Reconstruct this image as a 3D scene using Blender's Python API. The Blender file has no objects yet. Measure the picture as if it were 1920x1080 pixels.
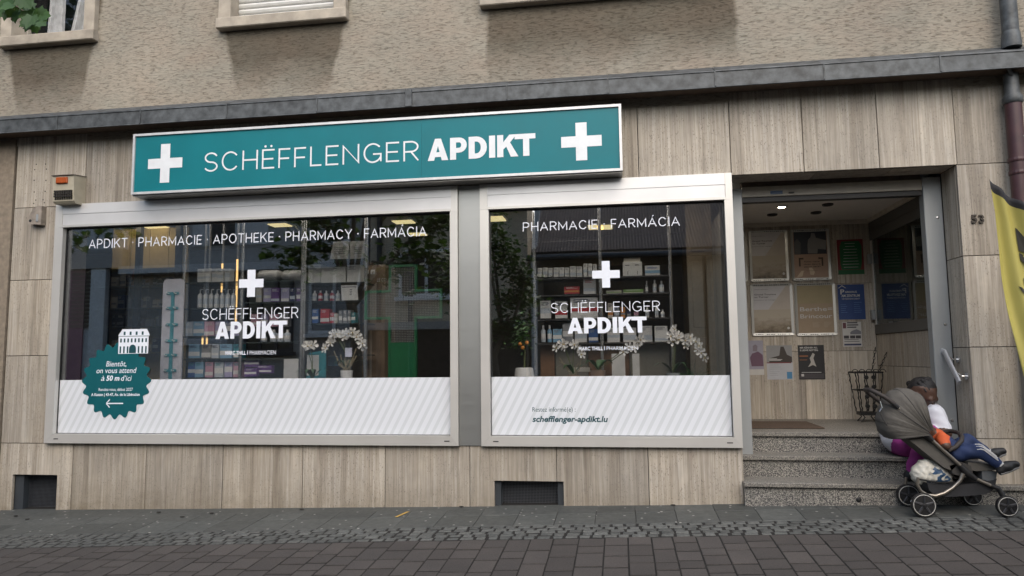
import bpy, bmesh, math, random
import numpy as np
from mathutils import Vector, Matrix
random.seed(7); RND = random.Random(11)
C = bpy.context.scene.collection
SC = bpy.context.scene

# ------------------------------------------------------------------ camera
F_PX, YAW, PITCH, ROLL = 1345.54, math.radians(8.4975), math.radians(5.6283), math.radians(-0.6405)
CAM = np.array([0.0, -6.0, 1.2])
_fwd = np.array([-math.sin(YAW)*math.cos(PITCH), math.cos(YAW)*math.cos(PITCH), math.sin(PITCH)])
_rt = np.array([math.cos(YAW), math.sin(YAW), 0.0]); _up = np.cross(_rt, _fwd)
_r2 = math.cos(ROLL)*_rt + math.sin(ROLL)*_up; _u2 = -math.sin(ROLL)*_rt + math.cos(ROLL)*_up
cam_d = bpy.data.cameras.new('camera'); cam = bpy.data.objects.new('camera', cam_d); C.objects.link(cam)
cam_d.sensor_width = 36; cam_d.lens = F_PX*36/1920; cam_d.clip_end = 400; cam_d.clip_start = .05
cam.matrix_world = Matrix(((_r2[0], _u2[0], -_fwd[0], CAM[0]), (_r2[1], _u2[1], -_fwd[1], CAM[1]), (_r2[2], _u2[2], -_fwd[2], CAM[2]), (0, 0, 0, 1)))
SC.camera = cam

# ------------------------------------------------------------------ sky, sun, exposure
SUN_EL, SUN_AZ = math.radians(43), math.radians(165)      # azimuth measured from +Y clockwise; soft light from above the street
wd = bpy.data.worlds.new('World'); SC.world = wd; wd.use_nodes = True
nt = wd.node_tree; bg = nt.nodes['Background']
sky = nt.nodes.new('ShaderNodeTexSky'); sky.sky_type = 'NISHITA'; sky.sun_disc = False
sky.sun_elevation = SUN_EL; sky.sun_rotation = SUN_AZ; sky.air_density = 1.3; sky.dust_density = 3.0; sky.ozone_density = 1.0
nt.links.new(sky.outputs[0], bg.inputs[0]); bg.inputs[1].default_value = 0.14
sun_d = bpy.data.lights.new('sun', 'SUN'); sun_d.energy = 1.5; sun_d.angle = math.radians(85); sun_d.color = (1, .96, .91)
sun = bpy.data.objects.new('sun', sun_d); C.objects.link(sun)
_sd = Vector((math.sin(SUN_AZ)*math.cos(SUN_EL), math.cos(SUN_AZ)*math.cos(SUN_EL), math.sin(SUN_EL)))
sun.rotation_euler = _sd.to_track_quat('Z', 'Y').to_euler(); sun.location = (0, -8, 12)
SC.view_settings.view_transform = 'Standard'; SC.view_settings.look = 'None'; SC.view_settings.gamma = 1.0
SC.view_settings.use_curve_mapping = False; SC.view_settings.exposure = 0.66
SC.render.engine = 'CYCLES'
SC.cycles.max_bounces = 8; SC.cycles.transparent_max_bounces = 16; SC.cycles.use_denoising = True
SC.cycles.caustics_reflective = False; SC.cycles.caustics_refractive = False; SC.cycles.sample_clamp_indirect = 6

# ------------------------------------------------------------------ survey: photograph measurements onto real planes
def at(px, py, Y=0.0):
    d = _r2*((px-960)/F_PX) + _u2*((540-py)/F_PX) + _fwd
    t = (Y-CAM[1])/d[1]
    return CAM + d*t
def X(px, py, Y=0.0): return float(at(px, py, Y)[0])
def Z(px, py, Y=0.0): return float(at(px, py, Y)[2])
def rect(px0, py0, px1, py1, Y=0.0):
    a, b, c, d = at(px0, py0, Y), at(px1, py1, Y), at(px0, py1, Y), at(px1, py0, Y)
    return ((a[0]+c[0])/2, (b[0]+d[0])/2, (b[2]+c[2])/2, (a[2]+d[2])/2)       # x0 x1 z0 z1
def ground_z(x, y): return 0.0164 + 0.0262*x + 0.052*max(y, -6.0)

# ------------------------------------------------------------------ mesh builder
class MB:
    def __init__(s): s.v = []; s.f = []; s.m = []; s.mi = 0
    def add(s, verts, faces):
        b = len(s.v); s.v += [tuple(map(float, p)) for p in verts]
        for f in faces: s.f.append(tuple(i+b for i in f)); s.m.append(s.mi)
        return s
    def box(s, x0, x1, y0, y1, z0, z1, bev=0):
        if bev <= 0:
            return s.add([(x0,y0,z0),(x1,y0,z0),(x1,y1,z0),(x0,y1,z0),(x0,y0,z1),(x1,y0,z1),(x1,y1,z1),(x0,y1,z1)],
                         [(3,2,1,0),(4,5,6,7),(0,1,5,4),(1,2,6,5),(2,3,7,6),(3,0,4,7)])
        bm = bmesh.new(); bmesh.ops.create_cube(bm, size=1)
        for v in bm.verts: v.co = Vector(((x0+x1)/2+v.co.x*(x1-x0), (y0+y1)/2+v.co.y*(y1-y0), (z0+z1)/2+v.co.z*(z1-z0)))
        bmesh.ops.bevel(bm, geom=bm.edges[:], offset=bev, segments=1, affect='EDGES')
        s.bm(bm); return s
    def bm(s, bm):
        bm.verts.index_update(); s.add([v.co for v in bm.verts], [tuple(v.index for v in f.verts) for f in bm.faces]); bm.free()
    def quad(s, a, b, c, d): return s.add([a, b, c, d], [(0, 1, 2, 3)])
    def prism(s, poly, y0, y1):               # polygon of (x,z), counter-clockwise seen from -y, extruded along y
        n = len(poly)
        return s.add([(x, y0, z) for x, z in poly]+[(x, y1, z) for x, z in poly],
                     [tuple(range(n)), tuple(range(2*n-1, n-1, -1))]+[(i, i+n, (i+1) % n+n, (i+1) % n) for i in range(n)])
    def extrude_x(s, prof, x0, x1):           # profile of (y,z)
        n = len(prof)
        return s.add([(x0, y, z) for y, z in prof]+[(x1, y, z) for y, z in prof],
                     [tuple(range(n)), tuple(range(2*n-1, n-1, -1))]+[(i, i+n, (i+1) % n+n, (i+1) % n) for i in range(n)])
    def tube(s, pts, r, n=8, closed=False, flat=1.0):
        P = [Vector(p) for p in pts]; R = r if isinstance(r, (list, tuple)) else [r]*len(P); N = len(P)
        b = len(s.v); up = None
        for i, p in enumerate(P):
            if closed: t = P[(i+1) % N]-P[i-1]
            else: t = P[min(i+1, N-1)]-P[max(i-1, 0)]
            t.normalize()
            if up is None:
                up = Vector((0, 0, 1)) if abs(t.z) < .9 else Vector((0, 1, 0))
            u = (up - t*up.dot(t)).normalized(); w = t.cross(u); up = u
            for k in range(n):
                a = 2*math.pi*k/n; s.v.append(tuple(p+(u*math.cos(a)+w*math.sin(a)*flat)*R[i]))
        for i in range(N if closed else N-1):
            for k in range(n):
                j = (i+1) % N
                s.f.append((b+i*n+k, b+i*n+(k+1) % n, b+j*n+(k+1) % n, b+j*n+k)); s.m.append(s.mi)
        if not closed:
            s.f.append(tuple(b+k for k in range(n-1, -1, -1))); s.m.append(s.mi)
            s.f.append(tuple(b+(N-1)*n+k for k in range(n))); s.m.append(s.mi)
        return s
    def lathe(s, prof, c, n=16, axis='z'):    # profile of (r,h)
        b = len(s.v)
        for r, h in prof:
            for k in range(n):
                a = 2*math.pi*k/n; q = (r*math.cos(a), r*math.sin(a), h)
                if axis == 'y': q = (q[0], h, q[1])
                if axis == 'x': q = (h, q[0], q[1])
                s.v.append((c[0]+q[0], c[1]+q[1], c[2]+q[2]))
        for i in range(len(prof)-1):
            for k in range(n):
                f = (b+i*n+k, b+i*n+(k+1) % n, b+(i+1)*n+(k+1) % n, b+(i+1)*n+k)
                s.f.append(f if axis != 'y' else f[::-1]); s.m.append(s.mi)
        e = [tuple(b+k for k in range(n-1, -1, -1)), tuple(b+(len(prof)-1)*n+k for k in range(n))]
        for f in e: s.f.append(f if axis != 'y' else f[::-1]); s.m.append(s.mi)
        return s
    def mesh(s, name, mats, smooth=False, org=(0, 0, 0)):
        me = bpy.data.meshes.new(name); o = Vector(org)
        me.from_pydata([Vector(p)-o for p in s.v], [], s.f)
        for m in (mats if isinstance(mats, (list, tuple)) else [mats]): me.materials.append(m)
        if any(s.m): me.polygons.foreach_set('material_index', s.m)
        if smooth is True: me.polygons.foreach_set('use_smooth', [True]*len(s.f))
        elif smooth: me.polygons.foreach_set('use_smooth', [True]*len(s.f)); me.set_sharp_from_angle(angle=math.radians(smooth))
        me.validate(); me.update()
        return me
    def build(s, name, mats, parent=None, smooth=False, org=None, label=None):
        base = world_org(parent); o_ = Vector(org) if org is not None else base
        ob = bpy.data.objects.new(name, s.mesh(name, mats, smooth, o_)); C.objects.link(ob)
        if parent: ob.parent = parent; ob.location = o_-base
        else: ob.location = o_
        if label: ob['label'] = label
        return ob
def world_org(o):
    p = Vector((0, 0, 0))
    while o: p = p+o.location; o = o.parent
    return p
def thing(name, label, cat, loc=(0, 0, 0), group=None):
    o = bpy.data.objects.new(name, None); C.objects.link(o); o.location = loc; o.empty_display_size = .1
    return tag(o, label, cat, group)
def tag(o, label, cat, group=None):
    o['label'] = label; o['category'] = cat
    if group: o['group'] = group
    return o
def kind(o, k): o['kind'] = k; return o
def inst(name, me, loc, parent=None, scale=None, rotz=0):
    o = bpy.data.objects.new(name, me); C.objects.link(o); o.location = Vector(loc)-world_org(parent)
    if parent: o.parent = parent
    if scale: o.scale = scale
    if rotz: o.rotation_euler = (0, 0, rotz)
    return o

# ------------------------------------------------------------------ materials
def new_mat(name):
    m = bpy.data.materials.new(name); m.use_nodes = True; t = m.node_tree
    return m, t, t.nodes['Principled BSDF']
class G:                                       # little node helper
    def __init__(s, t): s.t = t
    def n(s, ty, **k):
        x = s.t.nodes.new('ShaderNode'+ty)
        for a, b in k.items(): setattr(x, a, b)
        return x
    def l(s, a, b): s.t.links.new(a, b)
    def coord(s, rnd=0.0):
        tc = s.n('TexCoord').outputs['Object']
        if rnd:
            oi = s.n('ObjectInfo'); mu = s.n('VectorMath', operation='SCALE'); mu.inputs[0].default_value = (rnd, rnd*.7, rnd*1.3); s.l(oi.outputs['Random'], mu.inputs['Scale'])
            ad = s.n('VectorMath', operation='ADD'); s.l(tc, ad.inputs[0]); s.l(mu.outputs[0], ad.inputs[1]); return ad.outputs[0]
        return tc
    def noise(s, co, scale=(1, 1, 1), sc=5, detail=4, rough=.55, dist=0):
        mp = s.n('Mapping'); mp.inputs['Scale'].default_value = scale; s.l(co, mp.inputs[0])
        nz = s.n('TexNoise'); nz.inputs['Scale'].default_value = sc; nz.inputs['Detail'].default_value = detail; nz.inputs['Roughness'].default_value = rough; nz.inputs['Distortion'].default_value = dist
        s.l(mp.outputs[0], nz.inputs['Vector']); return nz.outputs[0]
    def ramp(s, v, stops):
        r = s.n('ValToRGB'); e = r.color_ramp.elements
        while len(e) < len(stops): e.new(.5)
        for i, (p, c) in enumerate(stops): e[i].position = p; e[i].color = (*c, 1) if len(c) == 3 else c
        s.l(v, r.inputs[0]); return r.outputs[0]
    def math(s, op, a, b=None, clamp=False):
        m = s.n('Math', operation=op, use_clamp=clamp)
        for i, q in enumerate((a, b)):
            if q is None: continue
            if isinstance(q, (int, float)): m.inputs[i].default_value = q
            else: s.l(q, m.inputs[i])
        return m.outputs[0]
    def mix(s, f, a, b, mode='MIX'):
        m = s.n('Mix', data_type='RGBA', blend_type=mode)
        for sock, q in ((m.inputs[0], f), (m.inputs[6], a), (m.inputs[7], b)):
            if isinstance(q, (int, float)): sock.default_value = q
            elif isinstance(q, tuple): sock.default_value = (*q, 1)
            else: s.l(q, sock)
        return m.outputs[2]
    def bump(s, h, bsdf, strength=.3, dist=.01):
        b = s.n('Bump'); b.inputs['Strength'].default_value = strength; b.inputs['Distance'].default_value = dist; s.l(h, b.inputs['Height']); s.l(b.outputs[0], bsdf.inputs['Normal'])
_plain = {}
def plain(name, col, rough=.55, metal=0.0, var=.12, bump=0, spec=.5, rnd=0, scale=14):
    if name in _plain: return _plain[name]
    m, t, b = new_mat(name); g = G(t)
    co = g.coord(3.0); n = g.noise(co, sc=scale, detail=5)
    lo = tuple(c*(1-var) for c in col); hi = tuple(min(1, c*(1+var)) for c in col)
    c = g.ramp(n, [(.3, lo), (.7, hi)])
    if rnd:
        oi = g.n('ObjectInfo'); mr = g.n('MapRange'); mr.inputs['To Min'].default_value = 1-rnd; mr.inputs['To Max'].default_value = 1+rnd; g.l(oi.outputs['Random'], mr.inputs[0])
        cm = g.n('VectorMath', operation='SCALE'); g.l(c, cm.inputs[0]); g.l(mr.outputs[0], cm.inputs['Scale']); c = cm.outputs[0]
    g.l(c, b.inputs['Base Color']); b.inputs['Metallic'].default_value = metal; b.inputs['Specular IOR Level'].default_value = spec
    r = g.n('MapRange'); r.inputs['To Min'].default_value = max(0, rough-.08); r.inputs['To Max'].default_value = min(1, rough+.08); g.l(n, r.inputs[0]); g.l(r.outputs[0], b.inputs['Roughness'])
    if bump: g.bump(g.noise(co, sc=scale*8, detail=3), b, bump, .003)
    _plain[name] = m; return m
def emit(name, col, st):
    m, t, b = new_mat(name); b.inputs['Base Color'].default_value = (*col, 1); b.inputs['Emission Color'].default_value = (*col, 1); b.inputs['Emission Strength'].default_value = st
    return m

def mk_travertine(name, dark=1.0):
    m, t, b = new_mat(name); g = G(t); co = g.coord(37.0)
    st = g.noise(co, (7.5, 7.5, .22), 1.0, 5, .6, .35)
    fine = g.noise(co, (64, 64, 1.5), 1.0, 5, .68, .4)
    vein = g.noise(co, (24, 24, .7), 1.0, 5, .65, .5)
    big = g.noise(co, (1.3, 1.3, .8), 1.0, 4, .55)
    c = g.ramp(st, [(.31, (.18*dark, .152*dark, .118*dark)), (.42, (.335*dark, .292*dark, .235*dark)), (.50, (.50*dark, .455*dark, .383*dark)), (.56, (.38*dark, .338*dark, .282*dark)), (.66, (.59*dark, .545*dark, .468*dark))])
    c = g.mix(.42, c, g.ramp(fine, [(.34, (.25*dark, .215*dark, .17*dark)), (.5, (.45*dark, .405*dark, .34*dark)), (.66, (.66*dark, .615*dark, .54*dark))]))
    c = g.mix(g.math('MULTIPLY', g.ramp(vein, [(.56, (0, 0, 0)), (.66, (1, 1, 1))]), .55), c, (.66*dark, .62*dark, .55*dark))
    c = g.mix(g.math('MULTIPLY', g.ramp(vein, [(.30, (1, 1, 1)), (.42, (0, 0, 0))]), .55), c, (.24*dark, .205*dark, .165*dark))
    c = g.mix(.6, c, g.ramp(big, [(.3, (.70, .70, .72)), (.7, (1.06, 1.03, .98))]), 'MULTIPLY')
    mot = g.noise(co, (16, 16, 7), 1.0, 5, .7, .6); c = g.mix(.45, c, g.ramp(mot, [(.32, (.74, .75, .77)), (.68, (1.12, 1.1, 1.07))]), 'MULTIPLY')
    hs = g.n('HueSaturation'); hs.inputs['Saturation'].default_value = .98; g.l(c, hs.inputs['Color']); c = hs.outputs[0]
    oi = g.n('ObjectInfo'); mr = g.n('MapRange'); mr.inputs['To Min'].default_value = .82; mr.inputs['To Max'].default_value = 1.2; g.l(oi.outputs['Random'], mr.inputs[0])
    cm = g.n('VectorMath', operation='SCALE'); g.l(c, cm.inputs[0]); g.l(mr.outputs[0], cm.inputs['Scale'])
    pits = g.noise(co, (150, 150, 52), 1.0, 2, .6)
    pm = g.noise(co, (5, 5, 2.2), 1.0, 2, .5)
    tz = g.n('SeparateXYZ'); g.l(g.coord(), tz.inputs[0]); low = g.n('MapRange'); low.inputs['From Min'].default_value = .30; low.inputs['From Max'].default_value = -.06; g.l(g.math('ADD', tz.outputs[2], g.math('MULTIPLY', g.noise(g.coord(), (3, 3, 9), 1.0, 4, .6), .22)), low.inputs[0])
    spl = g.math('MULTIPLY', low.outputs[0], g.ramp(g.noise(g.coord(), (9, 9, 14), 1.0, 5, .7), [(.35, (.35, .35, .35)), (.7, (1, 1, 1))])); base_c = g.mix(g.math('MULTIPLY', spl, .75), cm.outputs[0], (.17, .135, .085))
    pv = g.math('MULTIPLY', g.math('GREATER_THAN', pits, .635), g.math('GREATER_THAN', g.math('ADD', pm, g.math('MULTIPLY', low.outputs[0], .2)), .45))
    c2 = g.mix(g.math('MULTIPLY', pv, .6), base_c, (.09, .072, .056))
    g.l(c2, b.inputs['Base Color']); b.inputs['Roughness'].default_value = .62
    h = g.math('SUBTRACT', g.math('MULTIPLY', fine, .4), pv); g.bump(h, b, .35, .004)
    return m

def mk_plaster():
    m, t, b = new_mat('scraped_plaster'); g = G(t); co = g.coord()
    worm = g.noise(co, (17, 17, 84), 1.0, 4, .62, .9)
    worm2 = g.noise(co, (34, 34, 130), 1.0, 3, .6, .6)
    big = g.noise(co, (.8, .8, .8), 1.0, 4, .5)
    warm = g.noise(co, (2.2, 2.2, 3.5), 1.0, 4, .6)
    c = g.mix(g.ramp(warm, [(.35, (0, 0, 0)), (.7, (1, 1, 1))]), (.30, .285, .245), (.31, .272, .228))
    c = g.mix(.6, c, g.ramp(big, [(.3, (.72, .72, .71)), (.7, (1.16, 1.14, 1.1))]), 'MULTIPLY')
    gro = g.ramp(worm, [(.35, (.52, .5, .47)), (.47, (.94, .93, .92)), (.62, (1.1, 1.09, 1.07))])
    c = g.mix(.85, c, gro, 'MULTIPLY')
    # weathered grime left under the sills, where rain does not wash the wall
    sx = g.n('SeparateXYZ'); g.l(co, sx.inputs[0]); x, z = sx.outputs[0], sx.outputs[2]
    wob = g.math('MULTIPLY', g.math('SUBTRACT', g.noise(co, (2.5, 2.5, 4.5), 1.0, 5, .6), .5), .36)
    tot = None
    for (cx, hw, slope) in ((-5.42, .47, .18), (-3.0, .60, .22), (-.03, 1.06, -.04)):
        dz = g.math('SUBTRACT', 4.28, z)                                     # distance below the sill
        edge = g.math('SUBTRACT', hw, g.math('MULTIPLY', dz, slope))
        d = g.math('SUBTRACT', edge, g.math('ABSOLUTE', g.math('SUBTRACT', x, cx)))
        side = g.n('MapRange'); side.inputs['From Min'].default_value = -.01; side.inputs['From Max'].default_value = .03; g.l(g.math('ADD', d, g.math('MULTIPLY', wob, .3)), side.inputs[0])
        fade = g.n('MapRange'); fade.inputs['From Min'].default_value = .66; fade.inputs['From Max'].default_value = .30; g.l(g.math('ADD', dz, wob), fade.inputs[0])
        k = g.math('MULTIPLY', side.outputs[0], fade.outputs[0])
        tot = k if tot is None else g.math('MAXIMUM', tot, k)
    c = g.mix(g.math('MULTIPLY', tot, .92), c, g.mix(1.0, c, (.40, .375, .345), 'MULTIPLY'))
    g.l(c, b.inputs['Base Color']); b.inputs['Roughness'].default_value = .9; b.inputs['Specular IOR Level'].default_value = .2
    h = g.math('ADD', g.math('MULTIPLY', g.ramp(worm, [(.33, (0, 0, 0)), (.48, (1, 1, 1))]), 1.0), g.math('MULTIPLY', worm2, .5)); g.bump(h, b, .5, .006)
    return m

def mk_granite():
    m, t, b = new_mat('speckled_granite'); g = G(t); co = g.coord(5)
    v = g.n('TexVoronoi'); v.inputs['Scale'].default_value = 210; g.l(co, v.inputs['Vector'])
    n = g.noise(co, sc=90, detail=3)
    k = g.n('SeparateColor'); g.l(v.outputs['Color'], k.inputs[0])
    c = g.ramp(k.outputs[0], [(.0, (.018, .018, .02)), (.38, (.08, .08, .08)), (.6, (.22, .215, .2)), (.9, (.42, .4, .36))])
    big = g.noise(co, sc=2.2, detail=4); c = g.mix(.7, c, g.ramp(big, [(.3, (.6, .6, .62)), (.7, (1.05, 1.03, .98))]), 'MULTIPLY')
    g.l(c, b.inputs['Base Color']); b.inputs['Roughness'].default_value = .55; g.bump(n, b, .12, .002); return m

def mk_tread():
    m, t, b = new_mat('worn_granite_tread'); g = G(t); co = g.coord(5)
    v = g.n('TexVoronoi'); v.inputs['Scale'].default_value = 230; g.l(co, v.inputs['Vector'])
    k = g.n('SeparateColor'); g.l(v.outputs['Color'], k.inputs[0])
    c = g.ramp(k.outputs[0], [(.0, (.045, .045, .043)), (.5, (.15, .143, .13)), (.95, (.32, .3, .26))])
    g.l(c, b.inputs['Base Color']); b.inputs['Roughness'].default_value = .6; return m

def mk_alu(name, col=(.62, .615, .6), rough=.33, brush=(2, 2, 90), metal=.85):
    m, t, b = new_mat(name); g = G(t); co = g.coord(2)
    n = g.noise(co, brush, 1.0, 4, .6); big = g.noise(co, sc=1.7, detail=4)
    g.l(g.ramp(big, [(.3, tuple(c*.86 for c in col)), (.7, col)]), b.inputs['Base Color']); b.inputs['Metallic'].default_value = metal
    r = g.n('MapRange'); r.inputs['To Min'].default_value = rough-.07; r.inputs['To Max'].default_value = rough+.1; g.l(n, r.inputs[0]); g.l(r.outputs[0], b.inputs['Roughness'])
    g.bump(n, b, .04, .002); return m

def mk_glass(name, base=.05, tint=(1, 1, 1)):
    m = bpy.data.materials.new(name); m.use_nodes = True; t = m.node_tree; t.nodes.remove(t.nodes['Principled BSDF']); g = G(t)
    tr = g.n('BsdfTransparent'); tr.inputs[0].default_value = (*tint, 1); gl = g.n('BsdfGlossy'); gl.inputs['Roughness'].default_value = .0; gl.inputs[0].default_value = (.95, .97, 1, 1)
    lw = g.n('LayerWeight'); lw.inputs[0].default_value = .5
    f = g.math('ADD', g.math('MULTIPLY', g.math('POWER', lw.outputs['Facing'], 5.0), 1-base), base)
    mx = g.n('MixShader'); g.l(f, mx.inputs[0]); g.l(tr.outputs[0], mx.inputs[1]); g.l(gl.outputs[0], mx.inputs[2]); g.l(mx.outputs[0], t.nodes['Material Output'].inputs[0])
    return m

def mk_stripes():
    m, t, b = new_mat('striped_vinyl'); g = G(t); co = g.coord(); sx = g.n('SeparateXYZ'); g.l(co, sx.inputs[0])
    u = g.math('SUBTRACT', sx.outputs[0], g.math('MULTIPLY', sx.outputs[2], .52))
    fr = g.math('FRACT', g.math('DIVIDE', g.math('ADD', u, 20.0), .0715))
    g.l(g.mix(g.math('LESS_THAN', fr, .42), (.70, .73, .78), (.60, .635, .67)), b.inputs['Base Color']); b.inputs['Roughness'].default_value = .35; return m

def mk_paving(name, lo, hi, rnd=.25, rough=.8, specks=False, sc=60):
    m, t, b = new_mat(name); g = G(t); co = g.coord(23.0)
    n = g.noise(co, sc=sc, detail=5, rough=.7); big = g.noise(co, sc=2.0, detail=4)
    c = g.ramp(n, [(.3, lo), (.7, hi)]); c = g.mix(.6, c, g.ramp(big, [(.3, (.7, .72, .74)), (.7, (1.15, 1.12, 1.1))]), 'MULTIPLY')
    oi = g.n('ObjectInfo'); mr = g.n('MapRange'); mr.inputs['To Min'].default_value = 1-rnd; mr.inputs['To Max'].default_value = 1+rnd; g.l(oi.outputs['Random'], mr.inputs[0])
    cm = g.n('VectorMath', operation='SCALE'); g.l(c, cm.inputs[0]); g.l(mr.outputs[0], cm.inputs['Scale']); c = cm.outputs[0]
    if specks:
        v = g.n('TexVoronoi', voronoi_dimensions='2D'); v.inputs['Scale'].default_value = 9; g.l(co, v.inputs['Vector'])
        d = g.math('ADD', v.outputs['Distance'], g.math('MULTIPLY', g.noise(co, sc=40, detail=2), .09)); k = g.n('SeparateColor'); g.l(v.outputs['Color'], k.inputs[0])
        hit = g.math('MULTIPLY', g.math('LESS_THAN', d, .13), g.math('GREATER_THAN', k.outputs[0], .66)); c = g.mix(hit, c, (.26, .26, .245))
    g.l(c, b.inputs['Base Color']); b.inputs['Roughness'].default_value = rough; b.inputs['Specular IOR Level'].default_value = .3; g.bump(n, b, .3, .004); return m

M_TRAV = mk_travertine('travertine', .93); M_PLASTER = mk_plaster(); M_GRAN = mk_granite(); M_TREAD = mk_tread()
M_ALU = mk_alu('brushed_aluminium', (.70, .685, .65), .36, (2, 2, 90), .45); M_ALUW = mk_alu('pale_anodised_panel', (.76, .76, .76), .34, (2, 2, 30), .35); M_STEEL = mk_alu('grey_painted_steel', (.34, .36, .37), .42, (3, 3, 3), .25)
M_GLASS = mk_glass('shop_glass', .19); M_GLASS2 = mk_glass('tinted_door_glass', .11, (.5, .55, .53)); M_GLASS3 = mk_glass('upper_window_glass', .025)
M_BAND = mk_stripes(); M_VINYL = plain('white_vinyl', (.78, .82, .90), .4, var=.03)
M_TEAL = plain('teal_acrylic', (.001, .158, .19), .42, var=.07, scale=3, spec=.3); M_SIGNW = plain('sign_white_film', (.72, .75, .78), .35, var=.05)
M_TEALV = plain('teal_vinyl', (.004, .098, .118), .4, var=.04); M_INK = plain('teal_print_ink', (.005, .06, .075), .5, var=.02)
M_ZINC = plain('weathered_zinc', (.072, .079, .084), .55, .25, var=.55, bump=.15, rnd=.07, scale=13)
M_SOFFIT = plain('brown_soffit_paint', (.115, .085, .065), .8, var=.25); M_DARK = plain('dark_joint_mortar', (.05, .046, .042), .9, var=.2)  # dark mortar colour of the backing behind the cladding joints
M_SILL = plain('artificial_stone_sill', (.36, .32, .265), .85, var=.25, bump=.3, rnd=.05, scale=7)
M_BLACK = plain('black_plastic', (.012, .012, .013), .45, var=.2); M_CHROME = mk_alu('chromed_tube', (.7, .7, .7), .18, (3, 3, 3))
M_WHITE = plain('white_card', (.62, .62, .6), .6, var=.06); M_IRON = plain('black_wrought_iron', (.012, .012, .012), .55, .3, var=.3)
M_SLAB = mk_paving('grey_paving_slab', (.052, .056, .054), (.092, .097, .093), .2, .62, True, 22); M_COB = mk_paving('granite_cobble', (.055, .058, .056), (.12, .125, .12), .24, .75, sc=40)
M_PAV = mk_paving('brown_concrete_paver', (.046, .041, .039), (.08, .073, .069), .14, .85, sc=120); M_JOINT = mk_paving('sanded_joint', (.010, .0095, .009), (.024, .023, .022), .0, .95, sc=50)

# ------------------------------------------------------------------ lettering
def _arc(cx, cy, rx, ry, a0, a1, n=12):
    return [(cx+rx*math.cos(math.radians(a0+(a1-a0)*i/n)), cy+ry*math.sin(math.radians(a0+(a1-a0)*i/n))) for i in range(n+1)]
GL = {
 'A': (.80, [[(0, 0), (.5, 1), (1, 0)], [(.16, .30), (.84, .30)]]),
 'P': (.66, [[(0, 0), (0, 1)], [(0, 1), (.5, 1)]+_arc(.5, .715, .5, .285, 80, -80)+[(.5, .43), (0, .43)]]),
 'D': (.76, [[(0, 0), (0, 1)], [(0, 1), (.4, 1)]+_arc(.4, .5, .6, .5, 80, -80, 16)+[(.4, 0), (0, 0)]]),
 'I': (.0, [[(.5, 0), (.5, 1)]]),
 'K': (.72, [[(0, 0), (0, 1)], [(.96, 1), (.08, .40)], [(.36, .60), (1, 0)]]),
 'T': (.68, [[(0, 1), (1, 1)], [(.5, .98), (.5, 0)]]),
 'S': (.64, [_arc(.5, .745, .48, .255, 28, 262, 14)+_arc(.5, .245, .5, .245, 82, -152, 14)]),
 'C': (.78, [_arc(.52, .5, .52, .5, 42, 318, 22)]), 'O': (.86, [_arc(.5, .5, .5, .5, 0, 360, 30)]),
 'H': (.72, [[(0, 0), (0, 1)], [(1, 0), (1, 1)], [(0, .5), (1, .5)]]),
 'E': (.58, [[(1, 1), (0, 1), (0, 0), (1, 0)], [(0, .5), (.9, .5)]]), 'F': (.54, [[(1, 1), (0, 1), (0, 0)], [(0, .48), (.9, .48)]]),
 'L': (.52, [[(0, 1), (0, 0), (1, 0)]]), 'N': (.74, [[(0, 0), (0, 1), (1, 0), (1, 1)]]),
 'G': (.80, [_arc(.52, .5, .52, .5, 45, 330, 22), [(1, .44), (1, .08)], [(.58, .44), (1, .44)]]),
 'R': (.66, [[(0, 0), (0, 1)], [(0, 1), (.5, 1)]+_arc(.5, .73, .5, .27, 80, -80)+[(.5, .46), (0, .46)], [(.5, .46), (1, 0)]]),
 'M': (.88, [[(0, 0), (0, 1), (.5, .18), (1, 1), (1, 0)]]), 'Y': (.74, [[(0, 1), (.5, .45), (1, 1)], [(.5, .45), (.5, 0)]]),
}
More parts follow.
